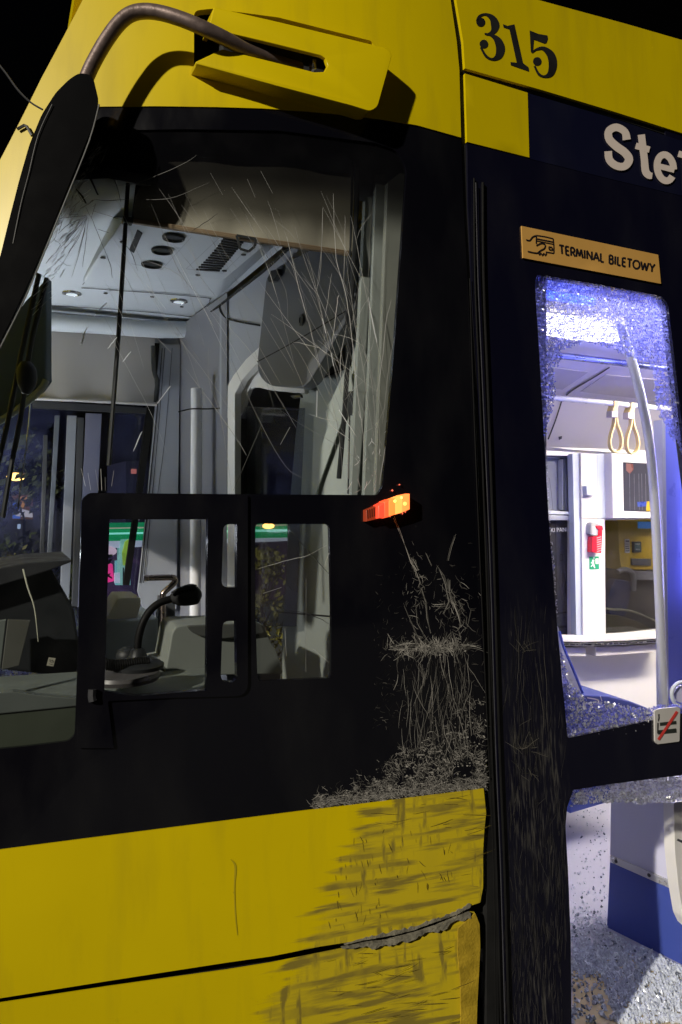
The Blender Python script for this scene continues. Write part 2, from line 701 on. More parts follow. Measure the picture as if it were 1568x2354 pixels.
def slab(name, px, pl, th, m, parent, bevel=0.0, smooth=False, kind=None, up=None, bseg=2):
    bm = bmesh.new()
    d = plane_dir(pl)
    if pl[0] == 'z' and up is None and pl[1] < CAM.z:
        d = -d
    prism_bm(bm, [P(u, v, pl) for u, v in px], d * th, bevel, bseg)
    return link(name, bm, m, parent, smooth, kind)


def tube_bm(bm, pts, rad, seg=10, caps=True):
    n = len(pts)
    rs = rad if isinstance(rad, (list, tuple)) else [rad] * n
    prev = None
    rings = []
    for i, p in enumerate(pts):
        t = (pts[min(n - 1, i + 1)] - pts[max(0, i - 1)])
        t = t.normalized() if t.length > 1e-9 else Vector((0, 0, 1))
        if prev is None:
            a = t.orthogonal().normalized()
        else:
            a = prev - t * prev.dot(t)
            a = a.normalized() if a.length > 1e-6 else t.orthogonal().normalized()
        prev = a
        b = t.cross(a)
        rings.append([bm.verts.new(p + (a * math.cos(k * 2 * math.pi / seg) + b * math.sin(k * 2 * math.pi / seg)) * rs[i]) for k in range(seg)])
    for i in range(n - 1):
        for k in range(seg):
            bm.faces.new([rings[i][k], rings[i][(k + 1) % seg], rings[i + 1][(k + 1) % seg], rings[i + 1][k]])
    if caps:
        bm.faces.new(list(reversed(rings[0])))
        bm.faces.new(rings[-1])


def spline(pts, n=6):
    """Catmull-Rom through points of any dimension"""
    pts = [Vector(p) for p in pts]
    if len(pts) < 3:
        return pts
    out = []
    for i in range(len(pts) - 1):
        p0, p1, p2, p3 = pts[max(0, i - 1)], pts[i], pts[i + 1], pts[min(len(pts) - 1, i + 2)]
        for k in range(n):
            t = k / n
            out.append(.5 * ((2 * p1) + (p2 - p0) * t + (2 * p0 - 5 * p1 + 4 * p2 - p3) * t * t + (3 * p1 - p0 - 3 * p2 + p3) * t ** 3))
    out.append(pts[-1])
    return out


def tube(name, px, pl, rad, m, parent, n=6, seg=10, kind=None):
    pts = [P(u, v, pl) for u, v in px]
    if n > 1:
        if isinstance(rad, (list, tuple)):
            rr = [q.x for q in spline([(r_, 0) for r_ in rad], n)]
        else:
            rr = rad
        pts = spline(pts, n)
    else:
        rr = rad
    bm = bmesh.new()
    tube_bm(bm, pts, rr, seg)
    return link(name, bm, m, parent, True, kind)


def tube3(name, pts, rad, m, parent, seg=10, n=1, kind=None):
    bm = bmesh.new()
    pts = [Vector(p) for p in pts]
    tube_bm(bm, spline(pts, n) if n > 1 else pts, rad, seg)
    return link(name, bm, m, parent, True, kind)


def box_bm(bm, c, s, bevel=0.0, rot=None):
    r = bmesh.ops.create_cube(bm, size=1)
    vs = r['verts']
    M = Matrix.Translation(Vector(c)) @ (rot.to_matrix().to_4x4() if rot else Matrix()) @ Matrix.Diagonal((*s, 1))
    bmesh.ops.transform(bm, verts=vs, matrix=M)
    if bevel:
        es = list({e for v in vs for e in v.link_edges})
        bmesh.ops.bevel(bm, geom=es, offset=bevel, segments=2, affect='EDGES', profile=.6)


def box(name, c, s, m, parent=None, bevel=0.0, rot=None, kind=None):
    bm = bmesh.new()
    box_bm(bm, c, s, bevel, rot)
    return link(name, bm, m, parent, False, kind)


def pens(name, strokes, pl, m, parent, discs=(), polys=(), th=.0012, kind=None, f=None):
    """flat lettering / pictograms / marks: strokes are lists of (u,v,width) in pixels laid on a surface"""
    f = f or (lambda u, v: (u, v))
    bm = bmesh.new()

    def put(poly):
        vs = [bm.verts.new(P(*f(u, v), pl)) for u, v in poly]
        try:
            bm.faces.new(vs)
        except ValueError:
            pass
    for si, s in enumerate(strokes):
        pts = spline([(a, b, c) for a, b, c in s], 5) if len(s) > 2 else [Vector(q) for q in s]
        L, Rr = [], []
        for i, p in enumerate(pts):
            d = (pts[min(len(pts) - 1, i + 1)] - pts[max(0, i - 1)]).to_2d()
            d = d.normalized() if d.length > 1e-6 else Vector((1, 0))
            nn = Vector((-d.y, d.x)) * p.z / 2
            L.append((p.x + nn.x, p.y + nn.y))
            Rr.append((p.x - nn.x, p.y - nn.y))
        lv = [bm.verts.new(P(*f(*q), pl)) for q in L]
        rv = [bm.verts.new(P(*f(*q), pl)) for q in Rr]
        for vtx in lv + rv:           # each stroke lies a hair above the one before
            vtx.co += (CAM - vtx.co).normalized() * si * .00016
        for i in range(len(pts) - 1):
            bm.faces.new([lv[i], lv[i + 1], rv[i + 1], rv[i]])
    for (a, b, r_) in discs:
        put([(a + r_ * math.cos(k * math.pi / 8), b + r_ * math.sin(k * math.pi / 8)) for k in range(16)])
    for q in polys:
        put(q)
    bmesh.ops.recalc_face_normals(bm, faces=bm.faces)
    for fc in bm.faces:
        if fc.normal.y > 0:
            fc.normal_flip()
    return link(name, bm, m, parent, False, kind)


def marks(name, strokes, pl, m, parent, kind='stuff'):
    """many fine scratches: tapered flat ribbons lying on the skin; strokes = [(pixel points, width px)]"""
    bm = bmesh.new()
    for pts, wd in strokes:
        q = [P(u, v, pl) for u, v in pts]
        n = len(q)
        last = None
        for i in range(n):
            t = q[min(n - 1, i + 1)] - q[max(0, i - 1)]
            w_ = wd * depth_of(q[i]) / FPX * (.25 + .75 * math.sin(math.pi * (i + .35) / (n - .3)))
            d = t.cross(Vector((0, 1, 0)))
            if d.length < 1e-9:
                d = Vector((1, 0, 0))
            d = d.normalized() * w_ / 2
            pr = (bm.verts.new(q[i] + d), bm.verts.new(q[i] - d))
            if last:
                bm.faces.new([last[0], pr[0], pr[1], last[1]])
            last = pr
    return link(name, bm, m, parent, False, kind)


def lathe_bm(bm, c, axis, prof, seg=20):
    axis = axis.normalized()
    a = axis.orthogonal().normalized()
    b = axis.cross(a)
    rings = []
    for r_, h in prof:
        rings.append([bm.verts.new(c + axis * h + (a * math.cos(k * 2 * math.pi / seg) + b * math.sin(k * 2 * math.pi / seg)) * r_) for k in range(seg)])
    for i in range(len(prof) - 1):
        for k in range(seg):
            bm.faces.new([rings[i][k], rings[i][(k + 1) % seg], rings[i + 1][(k + 1) % seg], rings[i + 1][k]])
    bm.faces.new(rings[-1])
    bm.faces.new(list(reversed(rings[0])))
    bmesh.ops.recalc_face_normals(bm, faces=bm.faces)


def text_on(name, s, quad, pl, m, parent, bold=.0):
    """lettering set in the built-in face, fitted to a pixel quad (TL,TR,BR,BL) on a surface"""
    cu = bpy.data.curves.new(name, 'FONT')
    cu.body = s
    cu.offset = bold
    cu.resolution_u = 3
    tmp = bpy.data.objects.new('tmp', cu)
    COL.objects.link(tmp)
    dg = bpy.context.evaluated_depsgraph_get()
    me = bpy.data.meshes.new_from_object(tmp.evaluated_get(dg))
    bpy.data.objects.remove(tmp)
    bm = bmesh.new()
    bm.from_mesh(me)
    bpy.data.meshes.remove(me)
    x0, x1 = min(v.co.x for v in bm.verts), max(v.co.x for v in bm.verts)
    y0, y1 = min(v.co.y for v in bm.verts), max(v.co.y for v in bm.verts)
    q = [Vector(a) for a in quad]
    for v in bm.verts:
        a, b = (v.co.x - x0) / (x1 - x0), (y1 - v.co.y) / (y1 - y0)
        p = q[0].lerp(q[1], a).lerp(q[3].lerp(q[2], a), b)
        v.co = P(p.x, p.y, pl)
    return link(name, bm, m, parent)


def z2(f, pts):
    return [f(*p) for p in pts]


# zoom-sheet readings to working pixels
def fz7(x, y): return (970.7 + .381 * x, .381 * y)
def fz8(x, y): return (1120 + .2857 * x, 597.3 + .2857 * y)
def fr1(x, y): return (1194.7 + .2381 * x, 1008 + .2381 * y)
def fr2(x, y): return (1120 + .3657 * x, 1493.4 + .3657 * y)
def fz6(x, y): return (149.3 + .5238 * x, 1120 + .5238 * y)
def fz4(x, y): return (186.7 + .5 * x, 597.3 + .5 * y)
def fz3(x, y): return (186.7 + .5 * x, 298.7 + .5 * y)
def fzc(x, y): return (709.4 + .3648 * x, 298.7 + .3648 * y)
def fzy(x, y): return (522.7 + .5 * x, 1754.7 + .5 * y)
def fzm(x, y): return (298.7 + .4286 * x, .4286 * y)
def fz2(x, y): return (x / 2.24 * .7467, (350 + y / 2.24) * .7467)
def fz5(x, y): return (x / 2.24 * .7467, (900 + y / 2.24) * .7467)


# ================================================================== GROUND
def ground():
    bm = bmesh.new()
    ys = [-60, -10, 0, 4, 6, 9, 14, 22, 60, 250]
    zs = [-.45, -.45, -.45, -.45, -.46, -.8, -1.8, -3.2, -3.6, -4.0]
    xs = [-250, -40, -10, 0, 10, 40, 250]
    g = [[bm.verts.new((x, y, z)) for x in xs] for y, z in zip(ys, zs)]
    for i in range(len(ys) - 1):
        for j in range(len(xs) - 1):
            bm.faces.new([g[i][j], g[i][j + 1], g[i + 1][j + 1], g[i + 1][j]])
    o = link('ground', bm, mat('asphalt', (.05, .05, .052), .85, var=.3, scale=30, bump=.3), None)
    tag(o, 'dark asphalt ground around the tram', None, None, 'structure')


ground()

# ================================================================== TRAM
tram = thing('tram', (1.357, 3.0, -.45), 'yellow and black tram with a crashed, scraped nose and broken door glass', 'tram')

# ---- yellow nose panel above the windscreen
nose_top = [(-250, 905), (-60, 495), (0, 368), (95, 180), (190, 0), (245, -110), (640, -150), (1015, -150), (1036, 0), (1050, 95), (1056, 160), (1060, 316),
            (960, 288), (880, 274), (790, 263), (700, 255), (600, 249), (500, 246), (360, 244), (228, 245), (205, 290), (110, 450), (20, 640), (-60, 790), (-250, 1150)]
slot_recess = roundpoly([(446, 24), (489, 20), (640, 40), (858, 95), (862, 150), (830, 238), (640, 205), (520, 190), (462, 182), (446, 150)], [14, 4, 0, 10, 0, 10, 0, 6, 18, 0])
np_ = skin('nose_panel', nose_top, [YEL, DGREY], tram, 0, .03, [slot_recess])
recess = bmesh.new()
prism_bm(recess, [P(u, v, ('s', .085)) for u, v in [(430, 10), (880, 70), (880, 260), (430, 215)]], Vector((0, .01, 0)))
link('mount_recess', recess, SEAM, np_)
# raked front of the nose, turning away from the side
bm = bmesh.new()
front_px = [(245, -110), (190, 0), (95, 180), (0, 368), (-60, 495), (-250, 905)]
fa = [P(u, v, ('s', 0)) for u, v in front_px]
cols = []
for p in fa:
    cols.append([bm.verts.new((p.x + .02 * (k > 0), p.y + dy, p.z)) for k, dy in enumerate((0, .05, .5, 1.2, 1.75))])
for i in range(len(fa) - 1):
    for k in range(4):
        bm.faces.new([cols[i][k], cols[i + 1][k], cols[i + 1][k + 1], cols[i][k + 1]])
link('front_panel', bm, YEL, tram)
for nm, seq, m_ in (('windscreen', [(-250, 905), (-300, 1240), (-345, 1560)], GLASS), ('front_black_panel', [(-345, 1560), (-380, 2005)], BLACK), ('front_skirt', [(-380, 2005), (-400, 2640)], YEL)):
    bm = bmesh.new()
    cols = []
    for a_ in seq:
        p = P(*a_, ('s', 0))
        cols.append([bm.verts.new((p.x - bulge, p.y + dy, p.z)) for bulge, dy in ((0, 0), (.10, .25), (.16, .85), (.10, 1.5), (0, 1.75))])
    for i in range(len(cols) - 1):
        for k in range(4):
            bm.faces.new([cols[i][k], cols[i + 1][k], cols[i + 1][k + 1], cols[i][k + 1]])
    link(nm, bm, m_, tram, True)
    if m_ is not GLASS:           # inner lining of the front
        bm = bmesh.new()
        cols = []
        for a_ in seq:
            p = P(*a_, ('s', 0))
            cols.append([bm.verts.new((p.x - bulge + .02, p.y + dy, p.z)) for bulge, dy in ((0, .03), (.10, .25), (.16, .85), (.10, 1.5), (0, 1.73))])
        for i in range(len(cols) - 1):
            for k in range(4):
                bm.faces.new([cols[i][k], cols[i + 1][k], cols[i + 1][k + 1], cols[i][k + 1]])
        link('front_lining', bm, DGREY, tram, True)

# ---- one big black glazed nose side
glassA = roundpoly([(217, 300), (420, 297), (640, 300), (860, 328), (912, 345), (936, 385), (932, 440), (908, 780), (880, 1118), (868, 1138), (560, 1136), (203, 1133),
                    (188, 1152), (180, 1480), (172, 1690), (158, 1704), (60, 1716), (-330, 1754), (-310, 1400), (0, 800), (37, 725), (83, 611), (110, 561), (147, 461), (185, 360)],
                   [14, 0, 0, 0, 20, 30, 0, 0, 8, 8, 0, 10, 10, 0, 10, 10, 0, 0, 0, 0, 0, 0, 0, 0, 0])
B1 = [(252, 1194), (478, 1194), (477, 1400), (475, 1587), (400, 1593), (312, 1600), (240, 1590), (246, 1400)]
pill1 = roundpoly([(514, 1205), (545, 1205), (545, 1350), (509, 1350)], [26, 2, 2, 16])
pill2 = roundpoly([(512, 1428), (543, 1427), (545, 1568), (507, 1568)], [18, 2, 14, 18])
B2 = roundpoly([(587, 1204), (757, 1205), (762, 1400), (761, 1558), (592, 1566), (587, 1400)], 10)
slide_out = roundpoly([(204, 1134), (570, 1137), (570, 1600), (400, 1604), (248, 1612), (262, 1720), (178, 1720), (188, 1150)], [14, 6, 30, 0, 4, 4, 4, 14])
black_out = [(228, 245), (360, 244), (500, 246), (600, 249), (700, 255), (790, 263), (880, 274), (960, 288), (1060, 316),
             (1066, 480), (1075, 640), (1095, 1000), (1112, 1400), (1119, 1700), (1117, 1811), (1000, 1825), (850, 1844), (700, 1862), (450, 1894), (200, 1926), (0, 1952), (-380, 2004),
             (-345, 1560), (-300, 1250), (-250, 1150), (-60, 790), (20, 640), (110, 450), (205, 290)]
bg_ = skin('nose_glazing', black_out, BLACK, tram, .004, .012, [glassA, slide_out, B2])
skin('cab_window', glassA, GLASS, bg_, .012, 0)
skin('cab_pane', B2, PANE, bg_, .012, 0)
sf = skin('sliding_window', slide_out, BLACK, tram, -.004, .022, [B1, pill1, pill2])
tube('latch_knob', [(213, 1585), (212, 1600), (214, 1612)], ('s', -.012), .011, DGREY, sf, seg=8)

# ---- lower yellow nose panels and the torn joint between them
lowA = [(-380, 2006), (0, 1954), (200, 1928), (450, 1896), (700, 1864), (850, 1846), (1000, 1827), (1112, 1813)] + z2(fzy, [
    (1190, 230), (1182, 300), (1176, 400), (1176, 570), (1163, 640), (1110, 658), (1060, 690), (1000, 712), (930, 735), (830, 770), (730, 790), (640, 805), (560, 822), (430, 842), (200, 888), (0, 916)]) + [(250, 2255), (0, 2295), (-400, 2368)]
lp = skin('nose_lower_panel', lowA, [YEL, DGREY], tram, 0, .03)
lowB = [(-400, 2388), (0, 2306), (250, 2268)] + z2(fzy, [(0, 950), (200, 918), (430, 872), (540, 850), (600, 846), (690, 838), (780, 812), (880, 788), (960, 762), (1010, 745), (1060, 700), (1110, 682), (1136, 684), (1158, 735),
                                                             (1164, 800), (1160, 950), (1150, 1100), (1146, 1260)]) + [(1090, 2470), (500, 2600), (-400, 2720)]
skin('nose_skirt_panel', lowB, [YEL, DGREY], tram, .008, .004)
skin('joint_backing', [(-90, 2250), (400, 2170), (800, 2100), (1112, 2030), (1112, 2180), (800, 2230), (-90, 2380)], SEAM, tram, .045, .01, step=80)
# broken filler along the joint
FILL = mat('filler_grey', (.19, .175, .13), .9, var=1.0, scale=28, bump=1.0, bscale=90)
for pts, w0, w1 in [(z2(fzy, [(540, 834), (640, 808), (730, 792), (830, 770), (930, 736), (1000, 712), (1060, 688), (1120, 656)]), -7, 2), (z2(fzy, [(530, 852), (640, 832), (730, 822), (830, 796), (900, 774), (980, 748), (1050, 712), (1120, 690)]), -1, 11)]:
    c = spline(pts, 7)
    up = [(p.x, p.y + w0 * min(1, i / 9) * q0) for i, p in enumerate(c) for q0 in [rnd.uniform(.3, 1.25)]]
    dn = [(p.x, p.y + w1 * min(1, i / 9) * q0 + .8) for i, p in enumerate(c) for q0 in [rnd.uniform(.3, 1.25)]]
    skin('torn_filler', up + dn[::-1], FILL, lp, -.003, .012, step=20)
# bare brownish corner strip of the skirt panel
skin('corner_strip', z2(fzy, [(1062, 760), (1140, 690), (1160, 740), (1163, 850), (1150, 1100), (1146, 1230), (1075, 1230), (1072, 1000), (1060, 880)]),
     mat('dirty_primer', (.40, .27, .012), .7, var=.75, scale=18, bump=.5), tram, -.001, .004)

# ---- seam and rubber seals between nose and door
skin('seam_strip', [(1036, 0), (1050, 95), (1057, 160), (1061, 316), (1066, 480), (1075, 640), (1096, 1000), (1113, 1400), (1120, 1700), (1119, 2354), (1118, 2480), (1158, 2480), (1152, 2354), (1148, 1900), (1140, 1700), (1125, 1300), (1105, 1000), (1084, 640), (1076, 480), (1072, 316), (1068, 165), (1064, 95), (1048, 0), (1030, -150), (1015, -150)],
     SEAM, tram, .012, .02)
for k, (a, rr, mm) in enumerate([([(1090, 410), (1092, 640), (1103, 900), (1118, 1300), (1130, 1700), (1142, 2000), (1152, 2354), (1156, 2480)], .003, RUBBER),
                                 ([(1110, 420), (1112, 640), (1122, 900), (1136, 1300), (1148, 1700), (1160, 2000), (1170, 2354), (1174, 2480)], .0045, RUBBER),
                                 ([(1080, 640), (1088, 900), (1104, 1300), (1122, 1700), (1135, 2000), (1140, 2354), (1143, 2480)], .002, RUBBER)]):
    tube('rubber_seal', a, ('s', -.001), rr, mm, tram, 4, 8)
tube('seal_lip', [(1094, 420), (1099, 640), (1110, 900), (1127, 1300), (1139, 1700), (1151, 2000), (1161, 2354)], ('s', -.006), .0016, mat('grey_lip', (.05, .05, .06), .5), tram, 4, 6)

# ---- yellow roof band, small yellow panel, destination display
roof = [(1030, -150), (1049, 0), (1065, 95), (1069, 157), (1250, 208), (1410, 256), (1568, 306), (1640, 330), (1640, 114), (1568, 92), (1440, 55), (1330, 25), (1238, 0), (1100, -40)]
rp = skin('roof_panel', roof, [YEL, DGREY], tram, 0, .04)
skin('roof_gutter', [(1069, 158), (1250, 209), (1410, 257), (1568, 307), (1640, 331), (1640, 345), (1568, 322), (1410, 270), (1250, 221), (1069, 168)], SEAM, tram, .012, .02)
skin('side_panel', [(1069, 169), (1213, 213), (1217, 362), (1074, 326)], YEL, tram, .001, .03)
disp = skin('destination_display', [(1214, 214), (1410, 272), (1568, 324), (1640, 347), (1640, 465), (1568, 450), (1410, 413), (1218, 365)], DISPN, tram, .003, .03)
# fleet number 315
pens('fleet_number', [
    [(330, 128, 14), (345, 98, 16), (383, 86, 15), (422, 108, 36), (440, 150, 52), (428, 190, 32), (395, 207, 13), (376, 202, 8)],
    [(376, 202, 8), (420, 213, 18), (456, 245, 44), (472, 292, 54), (460, 337, 42), (425, 357, 16), (385, 338, 15), (354, 285, 14)],
    [(664, 316, 9), (690, 297, 13), (732, 292, 24), (776, 332, 48), (788, 390, 50), (774, 443, 38), (738, 461, 15), (703, 446, 15), (678, 398, 13)],
], ('s', -.0012), SEAM, rp, discs=[(353, 133, 27), (372, 265, 26), (694, 370, 26)], polys=[
    [(487, 145), (515, 156), (556, 146), (608, 380), (642, 406), (645, 431), (590, 412), (534, 392), (532, 374), (570, 378), (526, 176), (490, 164)],
    [(648, 183), (700, 204), (740, 211), (756, 214), (758, 232), (750, 258), (738, 262), (674, 238), (669, 300), (664, 321), (655, 312)]],
    f=fz7)
MATS['letter'] = LET = mat('display_letters', (.72, .62, .55), .6, var=.05, emit=(.8, .68, .6), estr=.05)
e_ring = []
for k in range(15):
    a = math.pi * (.02 + 1.82 * k / 14)
    e_ring.append((1467 + 50 * math.cos(-a) + 14 * math.sin(-a) * -.2, 1012 - 0 + 77 * math.sin(-a) + 16 * math.cos(-a), 41))
pens('display_lettering', [
    [(1234, 843, 50), (1222, 795, 44), (1172, 768, 46), (1127, 790, 46), (1128, 838, 48), (1170, 882, 50), (1222, 920, 50), (1248, 962, 50), (1222, 1002, 46), (1172, 1000, 46), (1130, 965, 46), (1122, 912, 46)],
    [(1322, 812, 44), (1330, 880, 44), (1340, 960, 44), (1347, 1030, 46), (1366, 1056, 44), (1388, 1061, 36)],
    [(1288, 879, 38), (1372, 903, 38)],
    e_ring,
    [(1412, 998, 34), (1522, 1026, 34)],
    [(1545, 927, 38), (1640, 955, 38)], [(1600, 1140, 44), (1592, 960, 44), (1604, 890, 44), (1650, 886, 40)],
], ('s', -.0014), LET, disp, f=fz7)

# ---- door pillar and door leaf (black)
doorglass_up = roundpoly([(1232, 630), (1380, 655), (1522, 681), (1536, 700), (1552, 840), (1568, 980), (1595, 1200), (1620, 1630), (1568, 1640), (1505, 1654), (1305, 1697), (1292, 1560), (1281, 1440), (1262, 1200), (1250, 1000), (1240, 820), (1230, 660)],
                         [14, 0, 12, 12, 0, 0, 0, 4, 0, 0, 6, 0, 0, 0, 0, 0, 8])
doorglass_lo = [(1318, 1816), (1400, 1803), (1568, 1782), (1640, 1772), (1640, 2480), (1318, 2480), (1314, 2354), (1312, 2150), (1306, 2000), (1300, 1900), (1304, 1855)]
dp_out = [(1074, 327), (1218, 366), (1410, 414), (1568, 451), (1660, 470), (1660, 2480), (1160, 2480), (1153, 2354), (1149, 1900), (1141, 1700), (1126, 1300), (1106, 1000), (1085, 640), (1077, 480)]
door = skin('door', dp_out, NAVY, tram, .004, .035, [doorglass_up, doorglass_lo], step=60)


# ---- crazed safety glass left in the door
def crumb_sheet(name, poly, cell, m, parent, off, tilt, hole=None, th=.0045, seed=3):
    r_ = random.Random(seed)
    us, vs = [p[0] for p in poly], [p[1] for p in poly]
    bm = bmesh.new()
    nu, nv = int((max(us) - min(us)) / cell) + 3, int((max(vs) - min(vs)) / (cell * .86)) + 3
    cen = {}
    for i in range(-1, nu + 1):
        for j in range(-1, nv + 1):
            cen[i, j] = (min(us) + (i + .5 * (j % 2) + r_.uniform(-.33, .33)) * cell, min(vs) + (j + r_.uniform(-.33, .33)) * cell * .86)

    def tri(*k):
        return (sum(cen[a][0] for a in k) / 3, sum(cen[a][1] for a in k) / 3)
    for i in range(nu):
        for j in range(nv):
            e = j % 2
            nb = [(i + 1, j), (i + e, j + 1), (i + e - 1, j + 1), (i - 1, j), (i + e - 1, j - 1), (i + e, j - 1)]
            c = cen[i, j]
            if not inpoly(c, poly) or (hole and inpoly((c[0] + r_.uniform(-3, 3), c[1] + r_.uniform(-3, 3)), hole)) or r_.random() < .02:
                continue
            q = [tri((i, j), nb[k], nb[(k + 1) % 6]) for k in range(6)]
            tx, ty = r_.gauss(0, tilt), r_.gauss(0, tilt)
            pc = P(c[0], c[1], ('s', off))
            vv = []
            for (a, b) in q:
                s = .93
                p = P(c[0] + (a - c[0]) * s, c[1] + (b - c[1]) * s, ('s', off))
                d = p - pc
                vv.append(bm.verts.new(p + Vector((0, d.x * tx + d.z * ty, 0))))
            bm.faces.new(vv)
    return link(name, bm, m, parent, False, 'stuff')


hole_up = z2(fz8, [(620, 700), (700, 705), (730, 680), (800, 658), (870, 668), (950, 692), (1040, 725), (1110, 768), (1200, 800), (1310, 838), (1322, 880), (1340, 905), (1350, 1000), (1352, 1100), (1365, 1220),
                        (1395, 1260), (1425, 1310), (1460, 1390), (1500, 1450), (1540, 1500), (1568, 1545), (1650, 1640)]) + [(1640, 1200), (1640, 1560), (1580, 1618)] + z2(fr2, [
    (1200, 345), (1060, 350), (1010, 372), (950, 376), (900, 362), (820, 350), (760, 352), (700, 338), (650, 345), (600, 285), (560, 250), (512, 195), (490, 90), (462, 12)]) + z2(fr1, [
        (330, 1820), (316, 1760), (322, 1400), (322, 1220), (290, 1130), (262, 960), (250, 800), (232, 500), (222, 200)]) + z2(fz8, [(445, 1500), (450, 1450), (478, 1350), (510, 1250), (530, 1160), (545, 1080), (540, 1000), (530, 950), (540, 862), (575, 850), (592, 800)])
crumb_sheet('shattered_glass', doorglass_up, 4.6, CRUMBB, door, .016, .35, hole_up)
band_lo = [(1316, 1814), (1400, 1801), (1568, 1780), (1640, 1770)] + [(1640, 1836)] + z2(fr2, [(1225, 950), (1170, 962), (1100, 968), (1040, 958), (1000, 970), (960, 976), (930, 974), (905, 940), (880, 930), (830, 930), (790, 966), (740, 972), (715, 935), (680, 908), (645, 915), (620, 972), (560, 976), (520, 988)])
crumb_sheet('shattered_glass', band_lo, 5.0, CRUMBW, door, .016, .5, seed=5)
# heavier lumps caught along the broken edges
bm = bmesh.new()
r3 = random.Random(11)


def lump(bm, c, s):
    q = []
    for d in ((1, 0, 0), (-1, 0, 0), (0, 1, 0), (0, -1, 0), (0, 0, 1), (0, 0, -1)):
        q.append(bm.verts.new(c + Vector(d) * s * r3.uniform(.55, 1.15) + Vector((r3.uniform(-.3, .3), r3.uniform(-.3, .3), r3.uniform(-.3, .3))) * s))
    for a, b, c_ in ((0, 2, 4), (2, 1, 4), (1, 3, 4), (3, 0, 4), (2, 0, 5), (1, 2, 5), (3, 1, 5), (0, 3, 5)):
        bm.faces.new([q[a], q[b], q[c_]])


pile = z2(fr2, [(560, 250), (640, 335), (700, 330), (820, 340), (950, 368), (1040, 372), (1050, 500), (800, 540), (600, 552), (520, 540), (500, 440), (515, 200)])
n = 0
while n < 620:
    u, v = r3.uniform(1300, 1510), r3.uniform(1550, 1700)
    if inpoly((u, v), pile):
        lump(bm, P(u, v, ('s', .012)) + Vector((0, r3.uniform(-.006, .012), 0)), r3.uniform(.0025, .0065))
        n += 1
for k in range(320):
    u = r3.uniform(1325, 1568)
    lump(bm, P(u, r3.uniform(1822, 1846) - (u - 1325) * .02, ('s', .012)), r3.uniform(.002, .006))
for i in range(len(hole_up) - 1):
    a, b = Vector(hole_up[i]), Vector(hole_up[i + 1])
    for k in range(int((b - a).length / 7)):
        p = a.lerp(b, r3.random())
        if p.x < 1570 and p.y < 1640:
            lump(bm, P(p.x - 1, p.y, ('s', .015)), r3.uniform(.0015, .004))
for k in range(170):      # ragged left edge of the missing pane
    t = r3.random()
    v = 1000 + 420 * t
    lump(bm, P(1250 + 30 * t + r3.uniform(-2, 3), v, ('s', .014)), r3.uniform(.0015, .0035))
link('glass_lumps', bm, CRUMBW, door, False, 'stuff')

# ================================================================== MIRROR (arm, mount, head)
arm_px = [(196, 186), (212, 150), (240, 100), (270, 58), (298, 34), (330, 26), (370, 30), (420, 45), (470, 66), (520, 90), (570, 118), (630, 142), (690, 160)]
arm_off = [-.125] * 8 + [-.118, -.092, -.055, -.012, .03]
arm = tube3('mirror_arm', [P(u, v, ('s', o)) for (u, v), o in zip(arm_px, arm_off)], .0205, TUBE, tram, 14, 6)
mount_px = [(492, 16), (640, 50), (888, 110), (902, 124), (868, 246), (851, 256), (811, 243), (640, 198), (453, 147), (450, 142), (511, 113), (620, 140), (724, 166), (746, 165), (754, 150), (748, 133), (737, 127), (620, 98), (480, 64)]
bm = bmesh.new()
DEEP = Vector((0, .072, .004))
mount_rp = roundpoly(mount_px, [4, 0, 16, 16, 14, 14, 10, 0, 5, 5, 4, 0, 0, 0, 0, 0, 0, 0, 4], 3)
q = [P(u, v, ('s', -.072)) for u, v in mount_rp]
prism_bm(bm, q, DEEP * .2, .0035, 3)
mount = link('mirror_mount', bm, YEL, tram, True)
for nm, seq in (('mount_side', [(511, 113), (450, 142), (453, 147), (640, 198), (811, 243), (843, 253), (856, 253), (867, 243), (899, 132), (899, 122), (890, 112)]), ('mount_top', [(888, 110), (640, 50), (492, 16), (480, 64)])):
    bm = bmesh.new()
    q = [P(u, v, ('s', -.070)) for u, v in seq]
    cen = P(680, 140, ('s', -.070))
    rows = [[bm.verts.new(p + (cen - p) * e + DEEP * d) for e, d in ((.002, .02), (.002, 1.0), (.05, 1.0), (.05, .02))] for p in q]
    for i in range(len(q) - 1):
        for k in range(4):
            bm.faces.new([rows[i][k], rows[i + 1][k], rows[i + 1][(k + 1) % 4], rows[i][(k + 1) % 4]])
    bmesh.ops.recalc_face_normals(bm, faces=bm.faces)
    link(nm, bm, YEL, mount, True)
box('mount_bolt', P(719, 152, ('s', -.03)), (.012, .03, .03), STEEL, mount, .003)
box('mount_bracket', P(600, 130, ('s', .02)), (.25, .04, .05), DGREY, mount, .004)
head_px = [(182, 166), (206, 170), (216, 182), (228, 232), (214, 292), (190, 350), (150, 450), (112, 545), (72, 640), (30, 730), (-20, 830), (-70, 930), (-120, 960), (-110, 860), (-60, 720), (0, 590), (22, 500), (45, 410), (68, 330), (96, 262), (128, 212), (158, 182)]
bm = bmesh.new()
prism_bm(bm, [P(u, v, ('s', -.17)) for u, v in roundpoly(head_px, 12, 3)], Vector((.0, .085, 0)), .012, 3)
head = link('mirror_head', bm, mat('mirror_shell', (.003, .003, .0035), .6, rvar=.05, spec=.02), tram, True)
tube('mirror_edge_highlight', [(228, 240), (205, 325), (150, 462), (110, 560), (60, 680), (0, 800)], ('s', -.172), .0022, mat('highlight_grey', (.22, .22, .22), .3), head, 4, 6)  # pale line built for the highlight along the shell edge
tube('mirror_edge_highlight', [(120, 240), (88, 310), (66, 400), (48, 470), (30, 560)], ('s', -.176), .0014, MATS['highlight_grey'], head, 4, 6)
